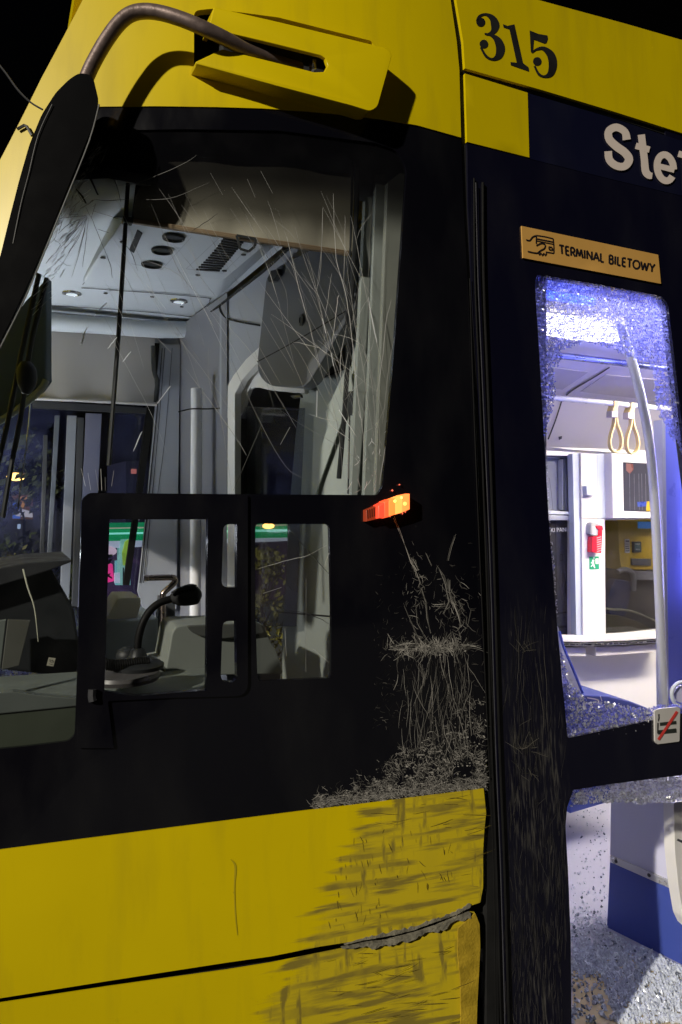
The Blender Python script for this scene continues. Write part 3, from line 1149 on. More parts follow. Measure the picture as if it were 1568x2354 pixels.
tube('mirror_cable', [(-5, 145), (15, 170), (40, 205), (70, 235), (98, 252)], ('s', -.16), .0028, DGREY, head, 4, 6)
tube('mirror_bracket', [(40, 297), (56, 288), (62, 291), (74, 312)], ('s', -.01), .0045, DGREY, head, 1, 6)

# ================================================================== emergency light mirrored in the glass, built as a glowing lamp
lamp_a, lamp_b = (842, 1186), (943, 1153)


def lampP(t, h, off):
    u = lamp_a[0] + (lamp_b[0] - lamp_a[0]) * t
    v = lamp_a[1] + (lamp_b[1] - lamp_a[1]) * t
    return P(u, v + h, ('s', off))


def lamp_block(name, t0, t1, h0, h1, m, parent, o0=-.035, th=.03, bev=.006):
    bm = bmesh.new()
    prism_bm(bm, [lampP(t0, h0, o0), lampP(t1, h1, o0), lampP(t1, -h1, o0), lampP(t0, -h0, o0)], Vector((0, th, 0)), bev, 3)
    return link(name, bm, m, parent, True)


lb = lamp_block('mirrored_lamp', 0.0, .30, 13, 16, mat('lamp_red_housing', (.25, .03, .01), .4, emit=(1, .12, .03), estr=.12), tram, -.02, .02, .002)
for k in range(5):
    pens('lamp_rib', [[(846 + k * 5, 1192 - k * 1.6, 2.2), (845 + k * 5, 1172 - k * 1.6, 2.2)]], ('s', -.0215), mat('lamp_rib_dark', (.05, .01, .005), .5), lb)
lamp_block('lamp_lens', .27, .43, 15, 18, emis('lens_red', (1, .07, .03), 1.1), lb)
lamp_block('lamp_lens', .40, .53, 19, 20, emis('lens_deep', (1, .09, .025), 1.5), lb)
lamp_block('lamp_lens', .50, .68, 19, 19, emis('lens_amber', (1, .17, .03), 2.0), lb)
lamp_block('lamp_lens', .65, .83, 19, 20, emis('lens_hot', (1, .26, .05), 2.4), lb)
lamp_block('lamp_lens', .80, 1.0, 20, 18, emis('lens_orange', (1, .19, .04), 2.2), lb)
for (u, v, r_, c, s) in [(923, 1144, 3, (1, .7, .15), 3), (908, 1152, 4, (1, .5, .1), 2.6), (931, 1158, 5, (1, .4, .08), 2.6)]:
    bm = bmesh.new()
    bmesh.ops.create_uvsphere(bm, u_segments=10, v_segments=6, radius=r_ * 2 / FPX, matrix=Matrix.Translation(P(u, v, ('s', -.036))))
    link('lamp_diode', bm, emis('diode_%d' % r_, c, s), lb, True)
bm = bmesh.new()
for (u, v) in [(897, 1186), (925, 1180), (932, 1176), (916, 1177), (918, 1114), (902, 1128)]:
    lump(bm, P(u, v, ('s', -.004)), .004)
link('mirrored_lens_dots', bm, emis('lens_dots', (1, .18, .1), .8), lb, False, 'stuff')

# ================================================================== SCRATCHES on the black glazing
S1, S2, S3 = [], [], []
q = random.Random(21)


def wig(u, v, ang, ln, n=4, j=.35):
    j *= .8
    pts = [(u, v)]
    for i in range(n):
        ang += q.gauss(0, j)
        u += math.cos(ang) * ln / n
        v += math.sin(ang) * ln / n
        pts.append((u, v))
    return pts


for k in range(300):      # tuft band
    u = q.triangular(880, 1085, 1010)
    v = 1490 + q.gauss(0, 7) - (u - 980) * .05
    S1.append((wig(u, v, q.choice([-1, 1]) * q.uniform(.6, 2.4), q.uniform(8, 30), 3, .3), q.uniform(.7, 2.2)))
for k in range(60):
    u = q.uniform(885, 1080)
    S1.append((wig(u, 1488 + q.gauss(0, 3), q.gauss(0, .25), q.uniform(20, 60), 4, .2), q.uniform(.8, 2)))
for k in range(150):      # drips under the band
    u = q.triangular(905, 1095, 1040)
    S1.append((wig(u, q.uniform(1500, 1690), math.pi / 2 + q.gauss(0, .10), q.uniform(25, 120), 6, .14), q.uniform(.5, 1.5)))
for k in range(10500):     # matted scraping above the yellow panel
    u, v = q.uniform(705, 1117), q.uniform(1610, 1856)
    bot = 1862 - (u - 700) * .119
    d = (bot - v)
    if d < 3:
        continue
    lim = min(250, max(0, (u - 705)) * .62)
    if d > 18 and mnoise.noise(Vector((u * .035, v * .028, 0))) + .35 * mnoise.noise(Vector((u * .11, v * .11, 5))) < -.02:
        continue
    if d > lim * q.random() ** .55:
        continue
    S1.append((wig(u, v, q.uniform(0, 6.28), q.uniform(4, 19) * (.6 + .4 * min(1, d / 60)), 2, .6), q.uniform(.4, 1.5)))
for k in range(1500):     # dense rubbed rim
    u = q.uniform(715, 1116)
    bot = 1862 - (u - 700) * .119
    S1.append((wig(u, bot - 4 - abs(q.gauss(0, 14)), -.12 + q.gauss(0, .7), q.uniform(6, 20), 2, .3), q.uniform(.5, 1.6)))
for pts, wd in [([(905, 1190), (918, 1222), (932, 1255), (945, 1290), (957, 1315), (968, 1345)], 2.0), ([(946, 1286), (955, 1312), (960, 1310), (953, 1285)], 3.5), ([(968, 1350), (978, 1385), (985, 1420), (989, 1455)], 2.8),
                ([(1006, 1300), (1018, 1325), (1030, 1355), (1048, 1390)], 3), ([(1030, 1330), (1034, 1360), (1040, 1385)], 4), ([(1012, 1310), (1025, 1340), (1032, 1380), (1020, 1410)], 4),
                ([(1040, 1380), (1050, 1410), (1060, 1440)], 3), ([(1048, 1230), (1036, 1262), (1030, 1290)], 1.5), ([(980, 1275), (990, 1300)], 1.5), ([(930, 1390), (950, 1440), (968, 1482)], 1.6), ([(955, 1380), (962, 1430), (985, 1480)], 1.5),
                ([(1085, 1400), (1075, 1440)], 1.2)]:
    for c in range(3):
        S1.append(([(a + q.gauss(0, 1.6), b + q.gauss(0, 2)) for a, b in pts], wd * q.uniform(.4, .9)))
for k in range(110):
    u, v = q.gauss(1040, 22), q.gauss(1390, 36)
    S1.append((wig(u, v, math.pi / 2 + q.gauss(0, .8), q.uniform(8, 28), 3, .4), q.uniform(.5, 1.5)))
for k in range(90):
    u, v = q.gauss(955, 14), q.gauss(1360, 60)
    S1.append((wig(u, v, math.pi / 2 + q.gauss(0, .7), q.uniform(5, 22), 3, .4), q.uniform(.4, 1.2)))
for k in range(420):      # sparse specks
    u, v = q.uniform(860, 1115), q.triangular(1240, 1700, 1650)
    S2.append((wig(u, v, q.uniform(0, 6.3), q.uniform(3, 16), 2, .5), q.uniform(.5, 1.4)))
for k in range(1500):     # chipped flecks between the scrapes
    u, v = q.uniform(720, 1117), q.uniform(1600, 1854)
    d = 1862 - (u - 700) * .119 - v
    if d < 3 or d > min(250, max(0, u - 725) * .62) * q.random() ** .5:
        continue
    S1.append((wig(u, v, q.uniform(0, 6.3), q.uniform(2.5, 6), 2, .8), q.uniform(1.8, 4.2)))
for k in range(160):
    u = q.triangular(885, 1085, 1010)
    S1.append((wig(u, 1488 + q.gauss(0, 6), q.uniform(0, 6.3), q.uniform(3, 7), 2, .8), q.uniform(2, 4.5)))
marks('scrape_marks', S1, ('s', .0028), SCRATCH, bg_)
marks('fine_scratches', S2, ('s', .0030), SCRATCHD, bg_)
for k in range(800):     # door pillar
    u, v = q.triangular(1150, 1305, 1215), q.triangular(1350, 2400, 2250)
    if v > 1800:
        u = q.uniform(1160, 1300)
    S3.append((wig(u, v, math.pi / 2 + q.gauss(.03, .05 if q.random() < .9 else .35), q.uniform(6, 60), 3, .05), q.uniform(.3, .9)))
marks('pillar_scratches', S3, ('s', .0028), SCRATCHD, door)
S4 = []
for cx_, cy_, sx, n in [(1205, 1497, 18, 18), (1204, 1722, 28, 40), (1215, 1780, 20, 16)]:
    for k in range(n):
        u = cx_ + q.uniform(-sx, sx)
        S4.append((wig(u, cy_ + q.gauss(0, 4), -math.pi / 2 + q.choice([0, 0, 1.5]) + q.gauss(0, .4), q.uniform(8, 50), 3, .2), q.uniform(.4, 1.2)))
for k in range(26):
    u = q.uniform(1180, 1250)
    S4.append((wig(u, q.uniform(1380, 1700), math.pi / 2 + .03, q.uniform(90, 220), 7, .08), q.uniform(.4, 1.0)))
marks('pillar_scrapes', S4, ('s', .0026), streak_mat('scratch_mid', (.02, .02, .018), (.26, .24, .2)), door)

# scuffs on the yellow lower panels
S5 = []
zone = z2(fzy, [(640, 200), (860, 170), (1060, 150), (1100, 210), (1175, 280), (1170, 560), (1000, 600), (760, 690), (640, 760), (370, 750), (420, 640), (480, 520), (560, 380), (600, 280)])
for k in range(330):
    u, v = q.uniform(700, 1096), q.uniform(1825, 2150)
    if not inpoly((u, v), zone):
        continue
    up = (v - 1812) / 330
    if up < .28 or u > 1040:
        a = -.13 + q.gauss(0, .06)
        ln = q.uniform(15, 80)
    else:
        a = math.pi / 2 + q.gauss(-.1, .22)
        ln = q.uniform(8, 34)
    if q.random() < .45 + .35 * math.sin(u * .05 + v * .11):
        S5.append((wig(u, v, a, ln * .8, 3, .12), q.uniform(.4, 1.5)))
zoneB = z2(fzy, [(440, 900), (700, 850), (1030, 790), (1040, 1230), (420, 1230), (470, 1120), (320, 1030)])
for k in range(200):
    u, v = q.uniform(680, 1060), q.uniform(2150, 2390)
    if inpoly((u, v), zoneB) and q.random() < .4 + .4 * math.sin(u * .03 + v * .07):
        S5.append((wig(u, v, -.16 + q.gauss(0, .12), q.uniform(12, 60), 3, .1), q.uniform(.4, 1.6)))
marks('scuff_marks', S5, ('s', -.0014), SCUFF, lp)
pens('dent_crease', [[(530, 1975, 1), (541, 1992, 5), (539, 2040, 3), (541, 2100, 3), (546, 2150, 2)], [(537, 2050, 3), (539, 2056, 2)]], ('s', -.001), mat('crease', (.47, .37, .004), .6), lp)

# ================================================================== CRACKS in the cab window
K1, KB, KD = [], [], []


def crack(pts, f, wd=1.1, tgt=K1):
    p = [f(*a) for a in pts]
    s = spline([(a, b) for a, b in p], 4) if len(p) > 2 else [Vector(a) for a in p]
    out = [(a.x + q.gauss(0, .35), a.y + q.gauss(0, .35)) for a in s]
    tgt.append((out, wd))


for c in [[(0, 820), (50, 1010), (95, 1210), (170, 1530), (220, 1710), (300, 1930)], [(90, 490), (85, 700), (70, 920), (50, 1010)], [(155, 400), (160, 560), (175, 810), (230, 1020), (265, 1240), (290, 1480), (315, 1720), (345, 1930), (345, 2150)],
          [(230, 540), (228, 770), (222, 960)], [(265, 540), (300, 700), (345, 950), (430, 1340), (480, 1560)], [(400, 510), (383, 690), (380, 850), (375, 1040), (395, 1500), (410, 1700), (402, 1960), (410, 2200)],
          [(550, 1260), (510, 1460), (490, 1640), (465, 1850)], [(520, 1070), (490, 1210), (460, 1480), (420, 1720)], [(0, 1200), (35, 1340), (100, 1590), (160, 1700)], [(145, 905), (125, 1050), (105, 1180)],
          [(190, 1040), (180, 1090), (145, 1380)], [(335, 900), (290, 1120), (270, 1250)], [(240, 1230), (200, 1450), (215, 1650)], [(250, 1400), (205, 1650)], [(360, 1320), (320, 1450)], [(390, 1600), (340, 1830), (290, 2000)],
          [(500, 1880), (470, 2080), (445, 2240)], [(190, 1760), (240, 1840), (300, 1930)], [(300, 700), (330, 620), (400, 520)], [(120, 1640), (180, 1850), (215, 2150)], [(255, 1960), (250, 2200)], [(290, 2000), (320, 2240)], [(110, 1770), (140, 1860), (260, 1950)]]:
    crack(c, fzc, q.uniform(.9, 1.5))
for c in [[(590, 220), (760, 400), (900, 620), (990, 775)], [(435, 310), (550, 470)], [(335, 345), (415, 425)], [(585, 400), (590, 560), (640, 720), (670, 900), (690, 1060)], [(690, 60), (750, 150), (870, 340), (980, 520)],
          [(600, 230), (700, 480), (830, 760), (940, 950), (1035, 1010)], [(280, 0), (420, 50), (520, 130)], [(855, 0), (905, 190), (985, 500)], [(960, 0), (1030, 230), (1100, 520)], [(1040, 0), (1110, 270), (1165, 490), (1200, 600)],
          [(610, 600), (640, 720), (660, 820)], [(960, 770), (915, 850)], [(480, 500), (700, 800), (760, 900)], [(300, 110), (390, 230)], [(830, 760), (700, 1060)], [(0, 960), (20, 1040)], [(30, 980), (45, 1060)], [(65, 965), (80, 1060)], [(90, 960), (95, 1060)], [(110, 1000), (112, 1060)], [(150, 970), (140, 1040)]]:
    crack(c, fz4, q.uniform(.7, 1.2))
for c in [[(120, 195), (90, 225), (60, 260)], [(230, 420), (205, 450), (190, 470)], [(165, 355), (140, 385), (120, 410)], [(410, 580), (350, 660)], [(280, 790), (260, 830), (240, 880)], [(30, 305), (15, 340), (0, 390)], [(1110, 270), (1125, 340)], [(1150, 430), (1160, 490)], [(1320, 170), (1345, 310), (1360, 380)], [(1185, 690), (1220, 745)], [(1085, 600), (1083, 720)]]:
    crack(c, fz4, 2.6, KB)
for c in [[(130, 255), (230, 250), (350, 210), (480, 150), (530, 115)], [(180, 320), (340, 320), (440, 305), (590, 240)], [(460, 345), (570, 485)], [(685, 360), (780, 510), (800, 560)], [(755, 405), (830, 540), (890, 640)], [(825, 190), (880, 290)], [(595, 200), (650, 300)], [(765, 225), (800, 310)],
          [(820, 545), (860, 640), (910, 800)], [(855, 460), (880, 600), (940, 740), (950, 880)], [(945, 490), (990, 680), (1040, 880)], [(1030, 530), (1085, 740), (1110, 890)], [(1110, 360), (1105, 520), (1085, 730)], [(400, 545), (470, 680), (540, 760)]]:
    crack(c, fz3, q.uniform(.7, 1.2))
for c in [[(560, 360), (620, 450), (680, 560)], [(520, 500), (560, 590), (600, 620)], [(590, 640), (640, 740), (700, 890), (760, 1040), (775, 1135)], [(640, 670), (740, 700), (850, 735)], [(740, 390), (800, 480), (835, 610)], [(650, 590), (740, 600), (870, 590)], [(460, 690), (600, 705)], [(675, 795), (750, 820)],
          [(820, 860), (900, 950), (950, 1085)], [(660, 620), (630, 720)], [(1320, 810), (1400, 760), (1500, 690)], [(600, 710), (480, 760), (400, 830)], [(600, 710), (500, 830), (440, 910)], [(600, 710), (540, 860), (470, 960)], [(600, 720), (570, 850), (540, 960)], [(600, 705), (430, 720), (380, 740)], [(610, 720), (590, 900), (570, 1060)]]:
    crack(c, fz2, q.uniform(.8, 1.4), KD)
for s, e in [((570, 360), (675, 560)), ((525, 520), (595, 620))]:       # dangling black splinters
    KD.append(([fz2(*s), fz2((s[0] + e[0]) / 2 + 8, (s[1] + e[1]) / 2), fz2(*e)], 5))
for k in range(110):      # bright dashes of the burst beside the mirror
    t = q.random()
    bu, bv = 205 - 125 * t + abs(q.gauss(0, 16)), 440 + 240 * t + q.gauss(0, 16)
    a = 2.3 + q.gauss(0, .14)
    ln = q.uniform(4, 26)
    (KB if q.random() < .35 else K1).append(([(bu, bv), (bu + math.cos(a) * ln / 2, bv + math.sin(a) * ln / 2), (bu + math.cos(a) * ln, bv + math.sin(a) * ln)], q.uniform(.6, 2.0)))
for k in range(170):      # crushed rim
    t = q.random()
    bu, bv = 225 - 125 * t + abs(q.gauss(0, 9)), 330 + 240 * t + q.gauss(0, 6)
    K1.append((wig(bu, bv, q.uniform(1.9, 2.7), q.uniform(4, 26), 2, .08), q.uniform(.4, 1.1)))
for k in range(24):       # fine connected cracks running up from the crushed rear corner
    u, v = q.triangular(760, 895, 870), q.triangular(760, 1130, 1050)
    a = -math.pi / 2 + q.gauss(-.22, .22)
    ln = q.uniform(90, 420)
    pts = [(u, v)]
    n_ = 9
    for i in range(n_):
        a += q.gauss(-.015, .05)
        u += math.cos(a) * ln / n_
        v += math.sin(a) * ln / n_
        if v < 430 or u > 925 - max(0, v - 420) * .07:
            break
        pts.append((u, v))
        if q.random() < .09:
            K1.append((wig(u, v, a + q.choice([-.6, .6]), q.uniform(20, 90), 4, .15), q.uniform(.4, .8)))
    if len(pts) > 3:
        K1.append((pts, q.uniform(.45, .9)))
for k in range(48):       # long fine cracks across the ceiling, column and locker
    u, v = q.uniform(230, 760), q.uniform(430, 800)
    a = 1.05 + q.gauss(0, .07)
    pts = [(u, v)]
    ln = q.uniform(60, 320)
    for i in range(7):
        a += q.gauss(.01, .03)
        u += math.cos(a) * ln / 7
        v += math.sin(a) * ln / 7
        if v > 1125:
            break
        pts.append((u, v))
    if len(pts) > 2:
        K1.append((pts, q.uniform(.4, .8)))
for k in range(26):       # burst web: spokes and linking arcs
    a = q.uniform(1.7, 4.2)
    r0, r1 = q.uniform(4, 30), q.uniform(50, 150)
    pts = [(200 + math.cos(a + t * .08) * (r0 + (r1 - r0) * t), 498 + math.sin(a + t * .08) * (r0 + (r1 - r0) * t)) for t in (0, .3, .6, 1)]
    if all(inpoly(p_, glassA) for p_ in pts):
        (KD if k % 2 else K1).append((pts, q.uniform(.5, 1.0)))
for r_ in (22, 40, 62, 90, 120):
    for k in range(5):
        a0 = q.uniform(1.7, 3.9)
        pts = [(200 + math.cos(a0 + t) * (r_ + q.gauss(0, 2)), 498 + math.sin(a0 + t) * (r_ + q.gauss(0, 2))) for t in (0, .1, .2, .3)]
        if all(inpoly(p_, glassA) for p_ in pts):
            KD.append((pts, q.uniform(.4, .8)))
for k in range(36):       # glints at the lower right corner
    u, v = q.triangular(770, 890, 860), q.triangular(900, 1130, 1110)
    (KB if q.random() < .3 else K1).append((wig(u, v, math.pi / 2 + q.gauss(0, .5), q.uniform(3, 22), 2, .3), q.uniform(.6, 1.8)))
for c in [[(965, 160), (1060, 270), (1185, 410)], [(965, 420), (1000, 460)], [(945, 530), (1080, 560), (1160, 600)]]:
    crack(c, fz6, 1.6, KD)
for c in [[(840, 360), (960, 325), (1060, 300), (1150, 255)], [(1180, 250), (1150, 310), (1142, 350)], [(1200, 370), (1190, 430), (1195, 540)], [(1058, 400), (1058, 810)], [(870, 466), (950, 440)], [(965, 620), (972, 740)], [(1090, 710), (1160, 770)]]:
    crack(c, fz6, 1.0)
marks('cracks', K1, ('s', .0095), CRACK, bg_)
marks('bright_cracks', KB, ('s', .0085), CRACKB, bg_)
marks('dark_cracks', KD, ('s', .0080), CRACKD, bg_)
for c in [[(125, 90), (150, 190), (185, 300), (205, 480)]]:
    tube('hanging_splinter', [((x / 1.7422) * .7467, (1700 + y / 1.7422) * .7467) for x, y in c], ('s', .03), [.0028, .0024, .0018, .001], mat('splinter', (.55, .55, .42), .4), bg_, 4, 6)

# ================================================================== CAB INTERIOR
CEIL = ('z', 2.68)
FARW = ('y', 4.1)
REAR = ('x', .955)
RN = Vector((1, .156, 0)).normalized()


def RW(d):
    return ('p', Vector((.965, 3.3, 0)) + RN * d, RN)

cc = slab('cab_ceiling', [(60, 420), (250, 410), (420, 440), (640, 470), (760, 500), (660, 560), (428, 752), (105, 722), (40, 718)], CEIL, .03, LGREY, tram)
# cove above the side window
bm = bmesh.new()
cove = []
for x in (.2, .35, .55, .75, 1.0, 1.33):
    ys = skin_y(x, 2.95) + .05
    cove.append([bm.verts.new((x, ys, 3.0)), bm.verts.new((x, ys + .03, 2.84)), bm.verts.new((x, skin_y(x, 2.68) + .14, 2.69))])
for i in range(5):
    for k in range(2):
        bm.faces.new([cove[i][k], cove[i + 1][k], cove[i + 1][k + 1], cove[i][k + 1]])
link('ceiling_cove', bm, MGREY, tram, True)
# rounded lip where the ceiling meets the far window
pl_lip = ('y', 3.98)
tube('ceiling_lip', [(70, 738), (110, 740), (240, 748), (360, 757), (428, 757)], ('y', 3.96), .045, LGREY, cc, 3, 12)
# air console
Fp = [P(u, v, ('z', 2.60)) for u, v in roundpoly([(282, 509), (607, 564), (512, 644), (222, 594)], 10, 3)]
Bp = [P(u, v, ('z', 2.675)) for u, v in roundpoly([(262, 497), (636, 560), (503, 682), (187, 650)], 14, 3)]
bm = bmesh.new()
fv = [bm.verts.new(p) for p in Fp]
bv = [bm.verts.new(p) for p in Bp]
bm.faces.new(fv)
for i in range(len(fv)):
    bm.faces.new([fv[i], fv[(i + 1) % len(fv)], bv[(i + 1) % len(bv)], bv[i]])
bmesh.ops.recalc_face_normals(bm, faces=bm.faces)
con = link('air_console', bm, LGREY, cc)
ZC = ('z', 2.596)
for (u, v, rx) in [(399, 546, 25), (373, 576, 24), (349, 608, 23)]:
    c = P(u, v, ZC)
    r_ = rx * depth_of(c) / FPX
    bm = bmesh.new()
    lathe_bm(bm, c, Vector((0, 0, -1)), [(r_ * .2, -.002), (r_ * .8, -.002), (r_ * .86, .007), (r_, .006), (r_ * 1.05, -.001)], 22)
    link('air_nozzle', bm, DASH, cc, True)
slab('console_screen', [(297, 575), (316, 530), (327, 538), (308, 582)], ZC, .006, DASH, cc, up=1)
bm = bmesh.new()
for k in range(14):
    t = k / 13
    a0 = Vector((513, 549)).lerp(Vector((451, 619)), t)
    a1 = Vector((560, 558)).lerp(Vector((506, 622)), t)
    a0 += Vector((4 * math.sin(t * 3), 0))
    pts = [P(a.x, a.y, ('z', 2.5965)) for a in (a0, a1, a1 + Vector((-1, 2.6)), a0 + Vector((-1, 2.6)))]
    prism_bm(bm, pts, Vector((0, 0, .004)))
link('grille_slots', bm, SEAM, cc)
pens('grille_frame', [[(507, 544, 1.2), (585, 557, 1.2)], [(585, 557, 1.2), (512, 628, 1.2)], [(512, 628, 1.2), (428, 618, 1.2)], [(428, 618, 1.2), (507, 544, 1.2)], [(440, 545, 1.2), (372, 620, 1.2)], [(372, 620, 1.2), (302, 606, 1.2)]], ('z', 2.597), MGREY, cc)
pens('ceiling_joint', [[(187, 662, 1.5), (330, 672, 1.5), (470, 684, 1.5), (482, 690, 1.5), (478, 700, 1.5), (450, 722, 1.5)], [(105, 702, 1.2), (300, 714, 1.2), (455, 730, 1.2)], [(190, 655, 1.3), (240, 585, 1.3), (283, 505, 1.3)]], ('z', 2.675), SEAM, cc)
for (u, v) in [(165, 673), (411, 691)]:
    c = P(u, v, CEIL)
    bm = bmesh.new()
    lathe_bm(bm, c, Vector((0, 0, -1)), [(.045, -.003), (.043, .006), (.034, .008), (.03, .003), (.01, .002)], 20)
    o = link('ceiling_lamp', bm, STEEL, cc, True)
    bm = bmesh.new()
    lathe_bm(bm, c, Vector((0, 0, -1)), [(.002, .009), (.026, .009), (.026, .0095)], 16)
    link('lamp_glass', bm, emis('cab_lamp', (.85, .93, 1.0), .5), cc)
for (u, v) in [(243, 674), (350, 682), (418, 705), (237, 592), (282, 556), (455, 632), (516, 622), (560, 585)]:
    bm = bmesh.new()
    lathe_bm(bm, P(u, v, ('z', 2.595 if v < 640 else 2.675)), Vector((0, 0, -1)), [(.001, .003), (.009, .003), (.01, 0)], 8)
    link('ceiling_screw', bm, DGREY, cc)

# far wall of the cab with its window, mirrored posts and blind
fw_hole = [(-.62, .75), (.80, .75), (.86, 2.4), (-.62, 2.4)]


def wall_xz(name, y, x0, x1, z0, z1, holes, m, parent, th=.05, rake=False):
    vs, es = [], []
    loops = [[(x0, z0), (x1, z0), (x1, z1), (x0 + (1.05 if rake else 0), z1)]] + list(holes)
    for lp_ in loops:
        s = len(vs)
        vs += [Vector(a) for a in lp_]
        es += [(s + i, s + (i + 1) % len(lp_)) for i in range(len(lp_))]
    r = delaunay_2d_cdt(vs, es, [], 0, 1e-5)
    bm = bmesh.new()
    a = [bm.verts.new((v.x, y, v.y)) for v in r[0]]
    b = [bm.verts.new((v.x, y + th, v.y)) for v in r[0]]
    cnt = {}
    for f in r[2]:
        c = sum((r[0][i] for i in f), Vector((0, 0))) / 3
        if not inpoly((c.x, c.y), loops[0]) or any(inpoly((c.x, c.y), h) for h in loops[1:]):
            continue
        f = list(f)
        e1, e2 = r[0][f[1]] - r[0][f[0]], r[0][f[2]] - r[0][f[0]]
        if e1.x * e2.y - e1.y * e2.x < 0:
            f.reverse()
        bm.faces.new([a[i] for i in f])
        bm.faces.new([b[i] for i in reversed(f)])
        for i in range(3):
            cnt[(f[i], f[(i + 1) % 3])] = 1
    for (i, j) in cnt:
        if (j, i) not in cnt:
            bm.faces.new([a[j], a[i], b[i], b[j]])
    return link(name, bm, m, parent)


fw = wall_xz('cab_far_wall', 4.12, -.7, 1.75, -.3, 3.4, [fw_hole, [(1.0, .7), (1.72, .7), (1.72, 2.25), (1.0, 2.25)]], MGREY, tram, rake=True)
bm = bmesh.new()
prism_bm(bm, [Vector(p) for p in ((-.62, 4.15, .75), (.80, 4.15, .75), (.86, 4.15, 2.4), (-.62, 4.15, 2.4))], Vector((0, .004, 0)))
link('far_window_pane', bm, PANE2, fw)
slab('window_edge_frame', [(352, 788), (367, 789), (356, 935), (318, 1200), (298, 1345), (284, 1345), (312, 1150), (338, 935)], ('y', 4.08), .04, RUBBER, fw)
slab('window_top_rail', [(75, 921), (405 / 1.0 - 55, 938), (350, 952), (75, 938)], ('y', 4.09), .03, DGREY, fw)
slab('corner_trim', [(368, 789), (414, 793), (409, 1140), (405, 1400), (330, 1400), (318, 1360), (338, 1180), (357, 935)], ('y', 4.07), .04, MGREY, fw)
for i, (a, b, c_, d) in enumerate([(366, 404, 1500, 1.0)]):
    pens('trim_groove', [[(373, 800, 2), (362, 935, 2.5), (343, 1130, 3), (322, 1340, 3)], [(379, 800, 1.5), (368, 940, 1.5), (350, 1140, 2), (330, 1340, 2)], [(396, 800, 1), (380, 1000, 1.2), (362, 1140, 1.2)]], ('y', 4.066), DGREY, fw)
for (a, b, wd, mm) in [((132, 955), (107, 1395), 10, mat('post_grey', (.10, .11, .13), .4)), ((166, 955), (148, 1395), 20, mat('post_pale', (.20, .21, .24), .4)), ((216, 950), (196, 1395), 34, mat('post_lilac_grey', (.13, .135, .20), .4)), ((105, 1000), (93, 1395), 9, DGREY), ((186, 960), (172, 1395), 14, DGREY)]:
    bm = bmesh.new()
    p0, p1 = P(*a, ('y', 4.095)), P(*b, ('y', 4.095))
    hw = wd * 4 / FPX / 2
    prism_bm(bm, [p0 - Vector((hw, 0, 0)), p0 + Vector((hw, 0, 0)), p1 + Vector((hw, 0, 0)), p1 - Vector((hw, 0, 0))], Vector((0, .02, 0)), .004)
    link('mirrored_post', bm, mm, fw)  # solid bars built for pillars mirrored in the pane

# rounded corner column of the cab
bm = bmesh.new()
plan = []
for (u, t) in [(408, 4.18), (414, 4.10), (424, 3.98), (438, 3.86), (452, 3.76), (468, 3.66), (486, 3.56), (504, 3.46), (522, 3.36)]:
    r_ = ray(u, 1000)
    p = Vector((r_.x * t, r_.y * t, 0))
    plan.append(p)
g = [[bm.verts.new((p.x, p.y, z)) for z in (.2, 1.0, 2.17, 2.175, 2.66)] for p in plan]
for i in range(len(plan) - 1):
    for k in range(4):
        bm.faces.new([g[i][k], g[i + 1][k], g[i + 1][k + 1], g[i][k + 1]])
column = link('corner_column', bm, mat('column_grey', (.21, .215, .245), .34, var=.02, rvar=.0, scale=3), tram, True)
tube('column_highlight', [(452, 893), (452, 1000), (450, 1200), (449, 1420)], ('y', 3.45), .027, mat('highlight_pale', (.75, .75, .78), .4, var=.02), tram, 2, 14)  # pale tube built for the highlight stripe on the corner column
pens('column_joint', [[(410, 947, 3), (440, 940, 3), (480, 940, 3), (524, 937, 3)]], ('p', P(470, 940, ('y', 3.4)), Vector((.55, .8, 0))), SEAM, column)
tube('cabin_edge_joint', [(700, 538), (663, 572), (600, 628), (520, 690), (430, 764), (424, 790)], REAR, .006, SEAM, tram, 3, 6)
tube('wiring', [(505, 700), (508, 718), (530, 735), (597, 748)], RW(-.004), .004, SEAM, tram, 4, 6)
# rear wall above the doorway and the dark doorway itself
rw = slab('rear_wall', [(505, 702), (560, 655), (665, 572), (720, 530), (720, 700), (600, 800), (560, 838), (538, 866), (524, 890), (524, 960), (505, 960)], RW(0), .03, MGREY, tram)
slab('doorway_trim', [(522, 1400), (523, 886), (537, 862), (565, 826), (600, 794), (602, 826), (592, 835), (556, 874), (540, 905), (539, 1400)], RW(-.02), .03, WHITE, rw, .003)
slab('doorway_liner', roundpoly([(540, 958), (541, 900), (566, 862), (592, 828), (640, 800), (700, 800), (700, 905), (620, 897), (590, 890), (573, 892), (566, 912), (554, 948)], 4), RW(.032), .02, WHITE, rw, .003)
slab('door_pane', [(539, 935), (700, 938), (690, 1140), (680, 1440), (539, 1440)], RW(.045), .004, DARKG, rw)
slab('door_handle', [(667, 910), (690, 907), (692, 914), (674, 916)], RW(.02), .01, DGREY, rw)
# overhead locker
lk = slab('overhead_locker', roundpoly([(604, 712), (612, 637), (640, 612), (702, 580), (820, 520), (815, 707), (712, 876), (694, 893), (617, 887), (594, 862), (591, 830)], [10, 12, 10, 0, 0, 0, 0, 14, 24, 26, 10]), RW(-.06), .05, LOCK, tram, .006)
pens('locker_joint', [[(591, 832, 2.4), (690, 778, 2.4), (806, 708, 2.4)]], RW(-.0615), SEAM, lk)
bm = bmesh.new()
lathe_bm(bm, P(694, 736, RW(-.06)), Vector((-1, 0, 0)), [(.022, -.002), (.022, .005), (.012, .007), (.011, .003), (.001, .003)], 16)
link('locker_lock', bm, DASH, lk, True)
slab('locker_catch', [(614, 640), (622, 622), (636, 618), (638, 632), (628, 645), (617, 648)], RW(-.085), .02, DASH, lk, .003)
